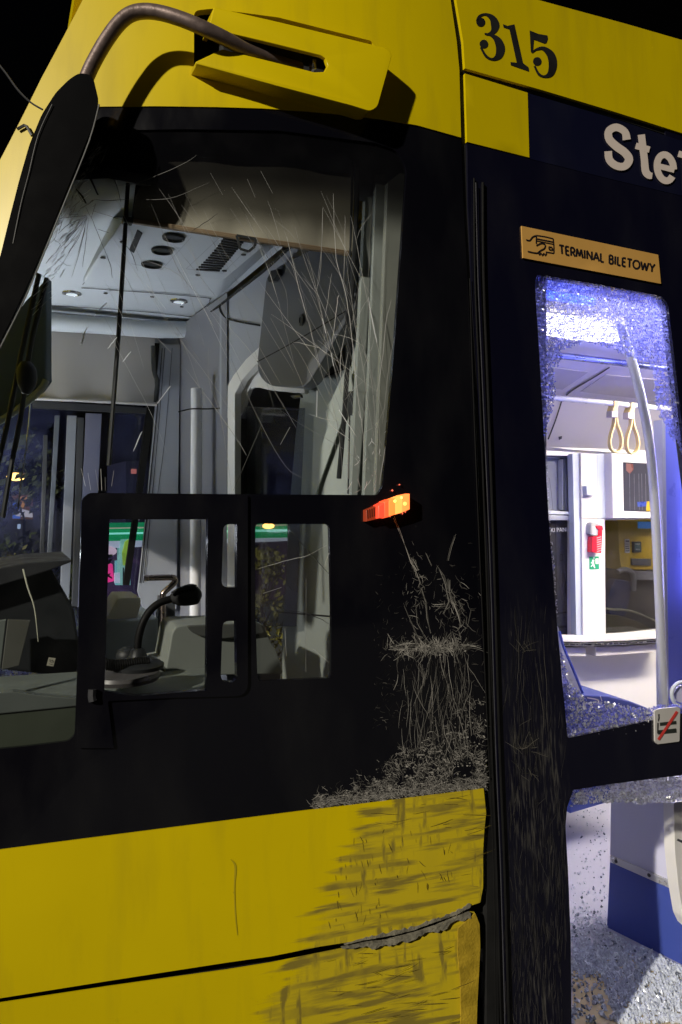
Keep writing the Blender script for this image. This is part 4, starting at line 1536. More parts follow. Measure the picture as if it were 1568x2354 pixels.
# grey-green panel behind the driver
gp = slab('partition_panel', [(694, 893), (808, 843), (815, 700), (860, 560), (860, 1640), (640, 1640), (653, 1400), (668, 1136), (680, 1000)], ('x', 1.14), .03, GGREEN, tram)
for st_ in ([(694, 892, 3), (752, 864, 3), (808, 843, 4)], [(640, 1407, 3), (760, 1417, 4)], [(806, 845, 3), (800, 1135, 3)]):
    pens('panel_joint', [st_], ('x', 1.1385), SEAM, gp)
slab('panel_strip', [(804, 842), (760, 960), (722, 1080), (716, 1140), (724, 1140), (810, 900)], ('x', 1.12), .004, GGREEN, gp)  # slanted strip in the panel's own green
# strips and pillar trim at the window's rear edge
for k, (a, b, c_, d, mm, off) in enumerate([((842, 420), (862, 405), (835, 1140), (808, 1140), GGREEN, .14), ((866, 400), (890, 400), (862, 1140), (838, 1140), GGREEN, .10), ((892, 420), (940, 380), (892, 1140), (864, 1140), mat('trim_olive', (.30, .31, .27), .5, var=.08), .06)]):
    skin('pillar_trim', [a, b, c_, d], mm, gp, off, .02)
slab('trim_bracket', [(798, 900), (814, 898), (816, 950), (800, 955)], ('x', 1.08), .03, DASH, gp, .003)

# near sun blind on the side window
sb = thing('sun_blind', P(556, 545, ('s', .09)) - Vector((0, 0, .05)), 'olive fabric sun blind with wooden bottom rail behind the cracked cab window', 'sun blind', None)
bm = bmesh.new()
rows = []
for j in range(8):
    t = j / 7
    row = []
    for i in range(19):
        s = i / 18
        a = Vector((322 + 12 * (1 - t), 350)).lerp(Vector((812, 400)), s)
        b = Vector((303, 505)).lerp(Vector((812, 582)), s)
        p = a.lerp(b, t)
        pt = P(p.x, p.y, ('s', .10))
        pt.y += .006 * math.sin(i * 1.7) * t + .004 * math.sin(i * .9 + j)
        row.append(bm.verts.new(pt))
    rows.append(row)
for j in range(7):
    for i in range(18):
        bm.faces.new([rows[j][i], rows[j][i + 1], rows[j + 1][i + 1], rows[j + 1][i]])
link('blind_cloth', bm, FABRIC, sb, True)
tube('blind_rail', [(302, 508), (430, 528), (560, 548), (700, 568), (813, 585)], ('s', .09), .0085, WOOD, sb, 3, 8)
tube('blind_rail_groove', [(302, 503), (430, 523), (560, 543), (700, 563), (813, 580)], ('s', .083), .003, WOOD, sb, 3, 6)
pens('blind_catch', [[(544, 541, 6), (588, 549, 6)], [(588, 549, 6), (586, 566, 6)], [(586, 566, 6), (572, 578, 6)], [(572, 578, 6), (552, 572, 6)], [(552, 572, 6), (544, 541, 6)]], ('s', .075), DASH, sb)
slab('blind_side_cloth', [(312, 425), (352, 432), (330, 508), (303, 505)], ('y', P(330, 470, ('s', .11)).y), .004, mat('dark_cloth', (.05, .045, .04), .9), sb)
tube('guide_rod', [(299, 330), (293, 440), (280, 660), (268, 830), (258, 960), (250, 1070)], ('s', .085), .0065, DASH, sb, 2, 8)
tube('guide_rod', [(824, 370), (816, 560), (806, 720), (792, 950), (779, 1100)], ('s', .075), .008, DASH, sb, 2, 8)
tube('guide_rod', [(810, 372), (806, 560), (795, 760)], ('s', .075), .004, DASH, sb, 2, 8)
bm = bmesh.new()
box_bm(bm, P(293, 508, ('s', .085)), (.03, .03, .018), .004)
link('rod_clip', bm, DASH, sb)

# far window's blind
fb = thing('sun_blind', P(220, 925, ('y', 4.03)), 'pale grey fabric roller blind half down over the far cab window', 'sun blind', None)
bm = bmesh.new()
rows = []
for j in range(8):
    t = j / 7
    row = []
    for i in range(15):
        s = i / 14
        p = Vector((80, 750)).lerp(Vector((358, 765)), s).lerp(Vector((78, 916)).lerp(Vector((360, 930)), s), t)
        pt = P(p.x - (6 * math.sin(t * 3.1) * s), p.y, ('y', 4.03))
        pt.y += .012 * math.sin(i * .9 + t * 2) * t - .05 * t * t
        row.append(bm.verts.new(pt))
    rows.append(row)
for j in range(7):
    for i in range(14):
        bm.faces.new([rows[j][i], rows[j][i + 1], rows[j + 1][i + 1], rows[j + 1][i]])
link('blind_cloth', bm, FABRIC2, fb, True)
tube('blind_hem', [(78, 916), (220, 922), (360, 930)], ('y', 3.975), .009, FABRIC2, fb, 2, 8)
tube('blind_cord', [(352, 795), (354, 850), (362, 880), (356, 925)], ('y', 4.0), .012, DASH, fb, 3, 6)
# windscreen blind seen edge on, with its rods
wb = thing('sun_blind', P(70, 930, ('y', 2.75)), 'grey green windscreen sun blind hanging with two rods beside the mirror', 'sun blind', None)
bm = bmesh.new()
prism_bm(bm, [P(u, v, ('y', 2.8)) for u, v in [(-60, 900), (-20, 800), (20, 740), (60, 690), (106, 640), (106, 860), (107, 874), (92, 895), (40, 940), (-60, 1010)]], Vector((.02, .03, 0)), .006)
link('blind_cloth', bm, mat('blind_green', (.10, .135, .15), .6, var=.1), wb)
tube('blind_hem', [(-60, 1005), (40, 942), (92, 897), (106, 874)], ('y', 2.79), .012, GGREEN, wb, 3, 8)
tube('guide_rod', [(108, 640), (78, 760), (62, 850), (48, 960), (28, 1060), (6, 1190)], ('y', 2.6), .008, DASH, wb, 2, 8)
tube('guide_rod', [(90, 630), (60, 760), (36, 880), (16, 980), (-10, 1090)], ('y', 2.6), .008, DASH, wb, 2, 8)
tube('rod_grip', [(60, 832), (61, 850), (62, 880), (58, 905)], ('y', 2.58), [.016, .03, .03, .012], DASH, wb, 4, 10)
tube('blind_cord', [(70, 930), (62, 1020), (48, 1110), (42, 1170)], ('y', 2.9), .003, STEEL, wb, 2, 6)

# dashboard and desk
db = slab('dashboard', [(-90, 1530), (-90, 1340), (0, 1318), (60, 1312), (118, 1306), (170, 1400), (190, 1530), (190, 1560)], ('y', 2.75), .6, DASH, tram, .01)
bm = bmesh.new()
prism_bm(bm, [P(u, v, ('y', 2.7)) for u, v in [(-90, 1322), (0, 1306), (60, 1294), (164, 1287), (164, 1292), (118, 1310), (60, 1328), (0, 1346), (-90, 1372)]], Vector((.0, .4, 0)), .004)
link('dash_hood', bm, DGREY, db)
slab('dash_panel', [(18, 1425), (70, 1427), (44, 1530), (4, 1540)], ('y', 2.66), .02, mat('dash_strip', (.10, .10, .085), .5), db, .002)
slab('dash_panel', [(-30, 1432), (14, 1425), (0, 1545), (-30, 1545)], ('y', 2.67), .02, DESK, db, .002)
bm = bmesh.new()
yd0, yd1 = 2.2, 3.3
zd = P(100, 1600, ('y', 2.3)).z
dk = slab('desk', [(-90, 1560), (110, 1548), (230, 1540), (474, 1535), (480, 1588), (312, 1602), (170, 1615), (100, 1620), (-90, 1640)], ('z', 1.15), .03, DESK, tram, .004)
slab('desk_front', [(-90, 1640), (100, 1622), (180, 1612), (180, 1740), (-90, 1770)], ('y', 2.16), .02, mat('desk_front', (.085, .10, .07), .55, var=.25, scale=5), tram)
slab('desk_front_lip', [(-90, 1600), (30, 1590), (100, 1600), (190, 1606), (190, 1622), (-90, 1650)], ('y', 2.155), .03, DESK, dk, .003)  # raised strip in the desk's own colour
tk = pens('desk_sticker', [], ('y', 2.14), mat('sticker_cream', (.55, .52, .40), .6), tram, polys=[[(112, 1511), (128, 1513), (123, 1532), (107, 1530)]])
pens('sticker_print', [[(113, 1517, 1.6), (118, 1518, 1.6)], [(114, 1521, 1.6), (118, 1522, 1.6)], [(121, 1517, 1.6), (123, 1523, 1.6)], [(113, 1526, 1), (121, 1528, 1)]], ('y', 2.138), SEAM, tk)
# console and armrest
cs = slab('side_console', z2(fz6, [(180, 592), (410, 578), (407, 800), (180, 830)]), ('y', 3.0), .35, BLUEGREY, tram, .008)
slab('armrest', roundpoly(z2(fz6, [(186, 566), (236, 486), (335, 485), (332, 520), (318, 575), (240, 580), (186, 580)]), 6), ('y', 2.9), .2, WHITE, cs, .012, bseg=3)
gh = tube('grab_handle', z2(fz6, [(348, 398), (400, 397), (460, 396), (476, 398), (486, 406), (478, 422), (452, 446), (436, 462), (430, 480), (430, 560), (428, 640), (426, 720)]), ('y', 2.78), .0115, mat('handle_steel', (.48, .40, .37), .25, metal=1.0), tram, 4, 12)
slab('console_post', z2(fz6, [(408, 560), (418, 480), (484, 500), (486, 640), (470, 640), (440, 800), (408, 720)]), ('y', 3.05), .05, mat('post_dark', (.08, .085, .095), .4), tram, .004)
slab('console_shelf', z2(fz6, [(330, 765), (440, 742), (420, 800), (300, 815)]), ('y', 2.6), .1, mat('shelf_grey', (.27, .28, .27), .5), cs, .003)

# driver's seat back
st = thing('driver_seat', P(430, 1560, ('y', 2.55)), 'grey green moulded driver seat back seen through the open sliding window', 'seat')
slab('seat_back', roundpoly(z2(fz6, [(440, 812), (462, 690), (470, 640), (488, 612), (520, 606), (700, 600), (800, 590), (870, 600), (905, 680), (930, 720), (960, 820), (620, 826), (462, 822)]), 8), ('y', 2.5), .2, mat('seat_shell', (.22, .24, .22), .4, var=.06), st, .02, bseg=4)
slab('seat_pad', roundpoly(z2(fz6, [(535, 610), (650, 605), (860, 598), (880, 640), (700, 665), (600, 655), (560, 640)]), 8), ('y', 2.485), .03, mat('seat_pad', (.07, .075, .07), .7), st, .008)
slab('seat_foot', z2(fz6, [(400, 782), (440, 800), (440, 812), (405, 798)]), ('y', 2.45), .1, DASH, st, .003)

# gooseneck microphone
MP = ('y', 2.28)
mc = thing('microphone', P(317, 1545, MP), 'black gooseneck microphone curving over the desk in the open sliding window', 'microphone')
tube('gooseneck', z2(fz6, [(320, 745), (320, 690), (328, 640), (345, 590), (375, 540), (415, 508), (460, 492), (490, 486)]), MP, .0115, RUBBER, mc, 5, 12)
tube('microphone_head', z2(fz6, [(466, 496), (485, 488), (520, 482), (555, 476), (580, 472), (598, 470)]), MP, [.013, .022, .028, .030, .027, .010], mat('mic_foam', (.012, .012, .013), .8, bump=.5, bscale=500), mc, 5, 14)
tube('microphone_strip', z2(fz6, [(470, 468), (510, 446), (550, 434), (575, 438)]), ('y', 2.262), .007, DGREY, mc, 4, 8)
bm = bmesh.new()
lathe_bm(bm, P(*fz6(320, 778), MP), Vector((0, 0, 1)), [(.075, -.012), (.078, .0), (.06, .012), (.03, .02), (.02, .045), (.012, .05)], 24)
link('microphone_base', bm, DASH, mc, True)
cable = []
for k in range(130):
    t = k / 129
    c = P(*fz6(176 + 190 * t, 775 + 6 * math.sin(t * 5)), ('y', 2.24))
    cable.append(c + Vector((0, math.cos(k * .9) * .014, math.sin(k * .9) * .014)))
tube3('coiled_cable', cable, .0045, RUBBER, mc, 6)
bm = bmesh.new()
lathe_bm(bm, P(*fz6(260, 826), ('y', 2.25)), Vector((0, 0, 1)), [(.10, -.012), (.105, 0), (.10, .010), (.01, .012)], 24)
link('microphone_plate', bm, mat('plate_grey', (.10, .095, .095), .4), mc, True)
bm = bmesh.new()
bmesh.ops.create_uvsphere(bm, u_segments=14, v_segments=8, radius=.035, matrix=Matrix.Translation(P(*fz6(272, 738), ('y', 2.4))) @ Matrix.Diagonal((1, 1, .8, 1)))
kb = link('desk_knob', bm, DASH, dk, True)

box('dash_light_plate', (-.20, 3.5, 1.47), (.34, .40, .02), emis('light_plate_glow', (.88, .93, 1.0), 40), db, .004)  # unseen glowing plate, added to light the cab from below
# cab floor and partition to the saloon
box('cab_floor', (.5, 3.15, .5), (1.9, 1.8, .06), DGREY, tram)
box('cab_partition', (1.74, 3.05, 1.5), (.05, 2.0, 3.3), MGREY, tram)

# ================================================================== SALOON
# ceiling planes
pCA = ('p', Vector((0, 2.6, 2.5)), Vector((0, .25, 1)))
pCB = ('p', Vector((0, 3.4, 2.3)), Vector((0, .54, 1)))
WALL = ('y', 3.9)
bm = bmesh.new()
prism_bm(bm, [Vector(p) for p in ((1.77, 2.05, 2.6375), (1.77, 3.4, 2.3), (7, 3.4, 2.3), (7, 2.05, 2.6375))], Vector((0, 0, .04)))
sa = link('saloon_ceiling', bm, CREAM, tram)
bm = bmesh.new()
prism_bm(bm, [Vector(p) for p in ((1.77, 3.4, 2.3), (1.77, 3.9, 2.03), (7, 3.9, 2.03), (7, 3.4, 2.3))], Vector((0, .02, .04)))
sv = link('saloon_cove', bm, CREAM, tram)


def lay(pl, e):
    return ('p', pl[1] - Vector((0, 0, e)), pl[2])


slab('ceiling_panel', z2(fz8, [(480, 862), (815, 905), (605, 1045), (480, 1030)]), lay(pCA, .004), .003, GREIGE, sa)
slab('ceiling_panel', z2(fz8, [(955, 925), (1420, 972), (1500, 1150), (750, 1062)]), lay(pCA, .004), .003, GREIGE, sa)
pens('ceiling_gap', [[(985, 865, 9), (860, 945, 10), (700, 1040, 11), (636, 1090, 12)]], lay(pCA, .005), SEAM, sa, f=fz8)
pens('cove_gap', [[(598, 1140, 10), (550, 1290, 11), (490, 1445, 12)]], lay(pCB, .004), SEAM, sv, f=fz8)
slab('cove_latch', z2(fz8, [(575, 1428), (603, 1422), (600, 1440), (578, 1450)]), lay(pCB, .006), .004, DGREY, sv)
slab('cove_edge', z2(fz8, [(430, 1465), (700, 1488), (1000, 1512), (1400, 1545), (1600, 1560), (1600, 1590), (1000, 1550), (700, 1530), (430, 1500)]), ('y', 3.86), .04, WHITE, sv, .004)
pens('cove_shadow_gap', [[(480, 1473, 5), (900, 1502, 6), (1500, 1545, 6)]], ('y', 3.855), mat('gap_grey', (.2, .2, .2), .6), sv, f=fz8)

swall = wall_xz('saloon_far_wall', 3.9, 1.77, 7, -.1, 2.05, [[(2.9, .64), (P(1316, 1300, WALL).x, .64), (P(1316, 1300, WALL).x, 2.0), (2.9, 2.0)],
                                                                [(P(1391, 1300, WALL).x, P(1391, 1460, WALL).z), (5.3, P(1391, 1460, WALL).z), (5.3, P(1391, 1196, WALL).z), (P(1391, 1300, WALL).x, P(1391, 1196, WALL).z)]], WHITE, tram)
box('saloon_back_wall', (4.3, 4.28, 1.0), (5.0, .03, 2.4), mat('alcove_dark', (.05, .05, .06), .6), tram)
box('saloon_end_wall', (7.0, 3.0, 1.2), (.05, 2.2, 2.7), CREAM, tram)
sfl = box('saloon_floor', (4.35, 3.0, -.15), (5.3, 2.4, .1), FLOOR, tram)

# glazed partition door on the left
gd = slab('partition_door', z2(fr1, [(180, 125), (505, 148), (512, 760), (525, 780), (546, 1922), (180, 1925)]), ('y', 4.0), .02, mat('panel_grey', (.33, .35, .37), .4), tram)
slab('door_frame', z2(fr1, [(180, 125), (505, 148), (500, 182), (232, 185), (180, 183)]), ('y', 3.93), .06, mat('frame_grey', (.14, .15, .16), .4), gd, .003)
slab('door_frame', z2(fr1, [(440, 185), (503, 190), (500, 765), (440, 706)]), ('y', 3.93), .05, mat('frame_grey2', (.10, .11, .12), .4), gd, .003)
slab('door_frame', z2(fr1, [(410, 205), (440, 195), (440, 690), (412, 688)]), ('y', 3.95), .04, mat('frame_pale', (.42, .44, .46), .4), gd, .003)
slab('door_rail', z2(fr1, [(180, 690), (500, 708), (515, 735), (180, 730)]), ('y', 3.91), .06, LGREY, gd, .004)
slab('door_rail', z2(fr1, [(180, 735), (515, 745), (515, 790), (180, 790)]), ('y', 3.915), .06, MGREY, gd, .006)
slab('door_frame', z2(fr1, [(524, 770), (535, 770), (550, 1922), (538, 1922)]), ('y', 3.90), .06, SEAM, gd)
pens('door_joint', [[(345, 830, 5), (352, 1170, 5), (352, 1700, 5)], [(270, 1165, 4), (352, 1170, 4)], [(350, 1310, 4), (400, 1500, 4), (430, 1760, 4)], [(285, 380, 4), (305, 520, 4), (322, 690, 4)], [(335, 1690, 14), (525, 1672, 18)], [(335, 1820, 20), (465, 1815, 24)]], ('y', 3.995), mat('joint_grey', (.12, .12, .12), .6), gd, f=fr1)
pens('door_pull', [[(392, 1120, 4), (415, 1118, 4)], [(415, 1118, 4), (418, 1180, 4)], [(418, 1180, 4), (394, 1178, 4)], [(392, 1120, 4), (394, 1178, 4)], [(380, 300, 4), (404, 300, 4)], [(404, 300, 4), (404, 360, 4)]], ('y', 3.99), SEAM, gd, f=fr1, discs=[(266, 602, 11), (308, 1036, 10)])
slab('door_dark_panel', z2(fr1, [(430, 1290), (455, 1400), (460, 1560), (440, 1480)]), ('y', 3.985), .004, DGREY, gd)  # narrow dark grey inset
text_on('reflected_lettering', 'TKI PANEL', z2(fr1, [(270, 868), (495, 856), (500, 896), (272, 906)]), ('y', 3.94), mat('reflected_pale', (.62, .64, .66), .6), gd)  # faint reflected text drawn as pale letters
slab('door_pane', z2(fr1, [(180, 790), (526, 790), (545, 1920), (180, 1920)]), ('y', 3.95), .003, PANE, gd)

# columns
slab('column_panel', z2(fr1, [(510, 148), (590, 140), (600, 770), (612, 1930), (548, 1930), (525, 775)]), ('y', 3.86), .05, BLUEGREY, swall, .004)
slab('column_panel', z2(fr1, [(590, 140), (745, 150), (752, 772), (600, 770)]), ('y', 3.84), .06, CREAM, swall, .004)
slab('column_panel', z2(fr1, [(745, 150), (888, 140), (902, 775), (752, 772)]), ('y', 3.85), .05, BLUEGREY, swall, .004)
slab('column_panel', z2(fr1, [(600, 774), (820, 778), (833, 1908), (612, 1930)]), ('y', 3.845), .05, WHITE, swall, .004)
cab = slab('wall_cabinet', z2(fr1, [(890, 140), (1420, 170), (1420, 770), (905, 770)]), ('y', 3.78), .12, WHITE, tram, .01)
slab('cabinet_pane', z2(fr1, [(1003, 228), (1350, 246), (1350, 708), (1010, 697)]), ('y', 3.775), .004, mat('cabinet_glass', (.05, .05, .065), .12), cab)
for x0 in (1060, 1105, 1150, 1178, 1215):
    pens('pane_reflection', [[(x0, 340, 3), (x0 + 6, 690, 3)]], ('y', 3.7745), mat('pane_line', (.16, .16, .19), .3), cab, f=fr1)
pens('cabinet_print', [], ('y', 3.7745), mat('print_red', (.18, .07, .06), .3), cab, f=fr1, polys=[[(1028, 240), (1095, 245), (1100, 300), (1065, 342), (1030, 310)]])
pens('cabinet_print', [], ('y', 3.7745), mat('print_blue', (.03, .06, .30), .3), cab, f=fr1, polys=[[(1135, 612), (1225, 610), (1222, 655), (1140, 660)]])
pens('cabinet_print', [], ('y', 3.7742), mat('print_yellow', (.5, .35, .03), .3), cab, f=fr1, polys=[[(1225, 606), (1300, 606), (1300, 704), (1222, 700)]])
wsr = slab('wall_sensor', z2(fr1, [(645, 458), (742, 460), (740, 540), (700, 550), (650, 545)]), ('y', 3.80), .04, LGREY, swall, .004)
# ledge and lower wall
slab('ledge', z2(fr1, [(330, 1928), (620, 1932), (1000, 1920), (1420, 1890), (1420, 1925), (1000, 1955), (620, 1968), (330, 1962)]), ('y', 3.74), .15, WHITE, swall, .004)
slab('ledge_rail', z2(fr1, [(330, 1975), (620, 1980), (1000, 1968), (1420, 1940), (1420, 1965), (1000, 1992), (620, 2004), (330, 1998)]), ('y', 3.72), .06, STEEL, swall, .003)
slab('heater_cover', z2(fr1, [(300, 2018), (640, 2014), (640, 2105), (300, 2100)]), ('y', 3.76), .14, CREAM, swall, .004)
slab('heater_cover', z2(fr1, [(735, 2012), (1000, 2002), (1420, 1975), (1420, 2055), (1000, 2085), (735, 2103)]), ('y', 3.76), .14, CREAM, swall, .004)

# window to the right with its reflections built as solid things behind it
slab('window_pane', z2(fr1, [(815, 792), (1420, 792), (1420, 1870), (833, 1906)]), ('y', 3.915), .004, PANE, swall)
tmn = thing('mirrored_ticket_machine', P(*fr1(1120, 1270), ('y', 4.1)), 'yellow ticket machine with black card reader mirrored in the saloon window pane, built solid behind it', 'ticket machine')
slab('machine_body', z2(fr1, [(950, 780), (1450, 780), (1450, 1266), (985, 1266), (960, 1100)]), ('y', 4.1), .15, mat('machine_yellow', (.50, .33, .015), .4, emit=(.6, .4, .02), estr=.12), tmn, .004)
rd = slab('card_reader', roundpoly(z2(fr1, [(1100, 996), (1176, 994), (1178, 1100), (1103, 1104)]), 2), ('y', 4.08), .03, DASH, tmn, .004)
slab('reader_screen', z2(fr1, [(1112, 1010), (1166, 1008), (1168, 1080), (1114, 1082)]), ('y', 4.077), .003, mat('reader_lcd', (.05, .09, .11), .2, emit=(.1, .2, .25), estr=.3), rd)
pens('reader_text', [[(1118, 1020, 5), (1162, 1018, 5)], [(1122, 1070, 5), (1140, 1069, 5)], [(1146, 1069, 4), (1158, 1069, 4)]], ('y', 4.0755), CREAM, rd, f=fr1)
slab('ticket_slot', z2(fr1, [(1085, 1160), (1270, 1162), (1270, 1230), (1086, 1224)]), ('y', 4.085), .02, mat('slot_grey', (.10, .10, .12), .4), tmn, .003)
slab('instruction_label', z2(fr1, [(1016, 972), (1062, 970), (1066, 1104), (1018, 1104)]), ('y', 4.095), .004, mat('label_pale', (.55, .54, .56), .5), tmn)
pens('label_print', [[(1024, 992, 14), (1058, 991, 14)], [(1024, 1020, 6), (1058, 1020, 6)], [(1022, 1042, 8), (1060, 1042, 8)], [(1022, 1062, 8), (1060, 1062, 8)], [(1024, 1085, 8), (1060, 1085, 8)]], ('y', 4.0935), mat('label_ink', (.04, .04, .10), .5), tmn, f=fr1)
slab('machine_display', z2(fr1, [(1150, 805), (1275, 806), (1275, 870), (1150, 868)]), ('y', 4.09), .01, emis('machine_blue', (.06, .25, .75), .7), tmn)
ps = thing('passenger_seat', P(*fr1(980, 1720), ('y', 4.04)), 'blue patterned seat with a curved grey rail, mirrored in the saloon window pane, built solid behind it', 'seat')
slab('seat_back', roundpoly(z2(fr1, [(925, 1355), (1060, 1375), (1085, 1420), (1060, 1580), (1020, 1720), (880, 1720), (840, 1600), (880, 1450)]), 6), ('y', 4.03), .06, mat('seat_blue', (.03, .05, .17), .8, var=.6, scale=25), ps, .01)
tube('seat_rail', z2(fr1, [(945, 1290), (985, 1268), (1040, 1270), (1085, 1300), (1100, 1360), (1098, 1470)]), ('y', 4.0), .02, mat('rail_grey', (.30, .30, .32), .4), ps, 4, 10)
tube('seat_piping', z2(fr1, [(835, 1640), (900, 1650), (1000, 1655), (1120, 1680), (1320, 1765)]), ('y', 3.98), .008, mat('piping_pale', (.62, .62, .45), .5), ps, 4, 8)
slab('seat_base', z2(fr1, [(833, 1700), (960, 1710), (1150, 1770), (1300, 1850), (1330, 1900), (833, 1905)]), ('y', 3.99), .06, mat('seat_base_olive', (.16, .15, .10), .6, var=.5, scale=30), ps, .006)
slab('seat_skirt', z2(fr1, [(1100, 1280), (1290, 1285), (1290, 1370), (1110, 1365)]), ('y', 4.07), .04, mat('seat_pale', (.22, .22, .26), .6), ps, .004)

# emergency hammer and exit sign
hm = thing('emergency_hammer', P(*fr1(750, 1108), ('y', 3.845)), 'red emergency hammer in its clear holder on the white saloon column', 'emergency hammer')
slab('hammer_holder', roundpoly(z2(fr1, [(690, 820), (720, 806), (790, 838), (770, 870), (755, 940), (700, 938), (684, 920)]), 4), ('y', 3.80), .045, mat('holder_grey', (.42, .42, .42), .3), hm, .004)
slab('hammer_window', roundpoly(z2(fr1, [(698, 840), (740, 852), (745, 930), (700, 930)]), 3), ('y', 3.797), .003, mat('holder_clear', (.60, .58, .56), .15), hm)
slab('hammer_head', roundpoly(z2(fr1, [(740, 842), (800, 840), (808, 880), (795, 890), (765, 876), (745, 868)]), 2), ('y', 3.79), .03, mat('hammer_red', (.72, .02, .045), .35), hm, .003)
slab('hammer_grip', roundpoly(z2(fr1, [(765, 870), (800, 885), (798, 960), (790, 1108), (745, 1104), (700, 1100), (706, 950), (758, 940)]), 2), ('y', 3.795), .045, MATS['hammer_red'], hm, .003)
pens('grip_ribs', [[(745 + (k % 2), 960 + k * 22, 8), (788, 948 + k * 22, 8)] for k in range(7)], ('y', 3.7935), mat('grip_pale', (.80, .45, .45), .5), hm, f=fr1)
xs = thing('exit_sign', P(*fr1(720, 1264), ('y', 3.845)), 'small green emergency exit sign with running figure below the red hammer', 'sign')
slab('sign_plate', z2(fr1, [(674, 1142), (765, 1138), (767, 1262), (676, 1264)]), ('y', 3.842), .003, mat('exit_green', (.01, .36, .15), .4), xs)
pens('sign_figure', [[(712, 1170, 20), (708, 1200, 20), (716, 1225, 16), (726, 1252, 10)], [(708, 1215, 12), (690, 1238, 10)], [(714, 1180, 9), (690, 1205, 8)]], ('y', 3.8405), WHITE, xs, f=fr1, discs=[(716, 1152, 8)], polys=[[(732, 1160), (760, 1157), (761, 1212), (733, 1212)]])

# poles, rails and straps
pole_px = z2(fz8, [(1120, 690), (1155, 785), (1200, 930), (1235, 1100), (1262, 1280)]) + [(1496, 1020), (1507, 1175), (1513, 1300), (1517, 1400), (1521, 1508), (1526, 1615), (1532, 1760), (1536, 1900)]
pole_px = [(1425, 740), (1450, 822), (1473, 911), (1493, 1020), (1506, 1175), (1515, 1365), (1522, 1540), (1531, 1760), (1537, 1900)]
gpole = tube('grab_pole', pole_px, ('y', 2.32), .0195, mat('pole_satin', (.86, .87, .92), .24, metal=.6, var=.0, rvar=.0), tram, 6, 16)
tube('ceiling_rail', z2(fz8, [(300, 735), (620, 775), (900, 808), (1340, 862), (1600, 890)]), ('y', 2.75), .0165, mat('rail_blue_steel', (.16, .18, .34), .3, metal=.8), tram, 2, 12)
srail = tube('strap_rail', z2(fz8, [(300, 1088), (545, 1112), (900, 1145), (1365, 1192), (1600, 1215)]), ('y', 3.1), .0155, mat('rail_cream', (.66, .66, .58), .3), tram, 2, 12)
STRAP = mat('strap_tan', (.76, .58, .20), .6, var=.05)


def strap(dx, label):
    o = thing('hand_strap', P(*fz8(1033 + dx, 1550 + dx * .07), ('y', 3.1)), label, 'hand strap', 'hand straps on the saloon rail')

    def ff(x, y): return fz8(x + dx, y + dx * .09)
    bm = bmesh.new()
    loop = spline([P(*ff(a, b), ('y', 3.1)) for a, b in [(1022, 1262), (1018, 1320), (994, 1400), (985, 1470), (998, 1525), (1033, 1548), (1066, 1525), (1080, 1470), (1070, 1400), (1042, 1320), (1036, 1262)]], 4)
    n_ = len(loop)
    cen = sum(loop, Vector()) / n_
    rr = []
    for i, p in enumerate(loop):
        t = (loop[min(n_ - 1, i + 1)] - loop[max(0, i - 1)]).normalized()
        nn = t.cross(Vector((0, 1, 0))) * .004
        w_ = Vector((0, .012, 0))
        rr.append([bm.verts.new(p + nn - w_), bm.verts.new(p + nn + w_), bm.verts.new(p - nn + w_), bm.verts.new(p - nn - w_)])
    for i in range(n_ - 1):
        for k in range(4):
            bm.faces.new([rr[i][k], rr[i][(k + 1) % 4], rr[i + 1][(k + 1) % 4], rr[i + 1][k]])
    link('strap_loop', bm, STRAP, o, True)
    slab('strap_clip', z2(ff, [(1003, 1215), (1054, 1218), (1052, 1270), (1003, 1264)]), ('y', 3.075), .04, mat('clip_tan', (.50, .44, .36), .5), o, .004)
    slab('strap_hanger', z2(ff, [(1025, 1135), (1058, 1138), (1056, 1180), (1048, 1222), (1018, 1220), (1012, 1205), (1024, 1180)]), ('y', 3.078), .045, STRAP, o, .004)
    return o


strap(0, 'tan hand strap nearer the shattered left edge of the door glass')
strap(134, 'tan hand strap hanging right next to the curved steel pole')

# lavender glazed screen and its grey wheel at the right
lv = slab('draught_screen', [(1527, 968), (1560, 960), (1660, 960), (1660, 1640), (1537, 1640), (1531, 1300)], ('y', 2.42), .03, LAV, tram, .006)
slab('screen_edge', [(1523, 965), (1530, 965), (1539, 1640), (1530, 1640)], ('y', 2.40), .05, LILAC, lv, .003)
ring = [P(1568 + 24 * math.cos(a), 1596 + 28 * math.sin(a), ('y', 2.30)) for a in [k * math.pi / 12 for k in range(25)]]
tube3('screen_knob_ring', ring, .008, LGREY, lv, 8)
slab('screen_knob', [(1568 + 17 * math.cos(k * math.pi / 8), 1596 + 20 * math.sin(k * math.pi / 8)) for k in range(16)], ('y', 2.31), .03, LILAC, lv, .004)

# seat and its base nearest the door
fs = thing('passenger_seat', P(1420, 1850, ('y', 2.75)), 'low blue upholstered passenger seat with grey side shell behind the broken door glass', 'seat')
slab('seat_cushion', roundpoly([(1300, 1600), (1348, 1597), (1400, 1600), (1450, 1612), (1500, 1632), (1505, 1660), (1300, 1680)], 8), ('y', 2.9), .5, mat('cushion_blue', (.035, .05, .20), .85, var=.25, scale=40, bump=.2), fs, .02, bseg=3)
pens('cushion_pattern', [[(1350, 1604, 2.5), (1376, 1610, 3), (1368, 1622, 3)], [(1380, 1600, 2), (1384, 1612, 2)], [(1340, 1615, 2), (1360, 1620, 3), (1380, 1618, 2)]], ('y', 2.895), mat('pattern_tan', (.5, .45, .42), .8), fs)
slab('seat_side_shell', [(1284, 1440), (1296, 1490), (1318, 1540), (1343, 1602), (1290, 1602)], ('y', 2.95), .08, mat('shell_grey', (.42, .42, .44), .45), fs, .006)
tube('shell_edge', [(1286, 1452), (1296, 1488), (1318, 1540), (1344, 1604)], ('y', 2.93), .007, BLUE, fs, 3, 8)
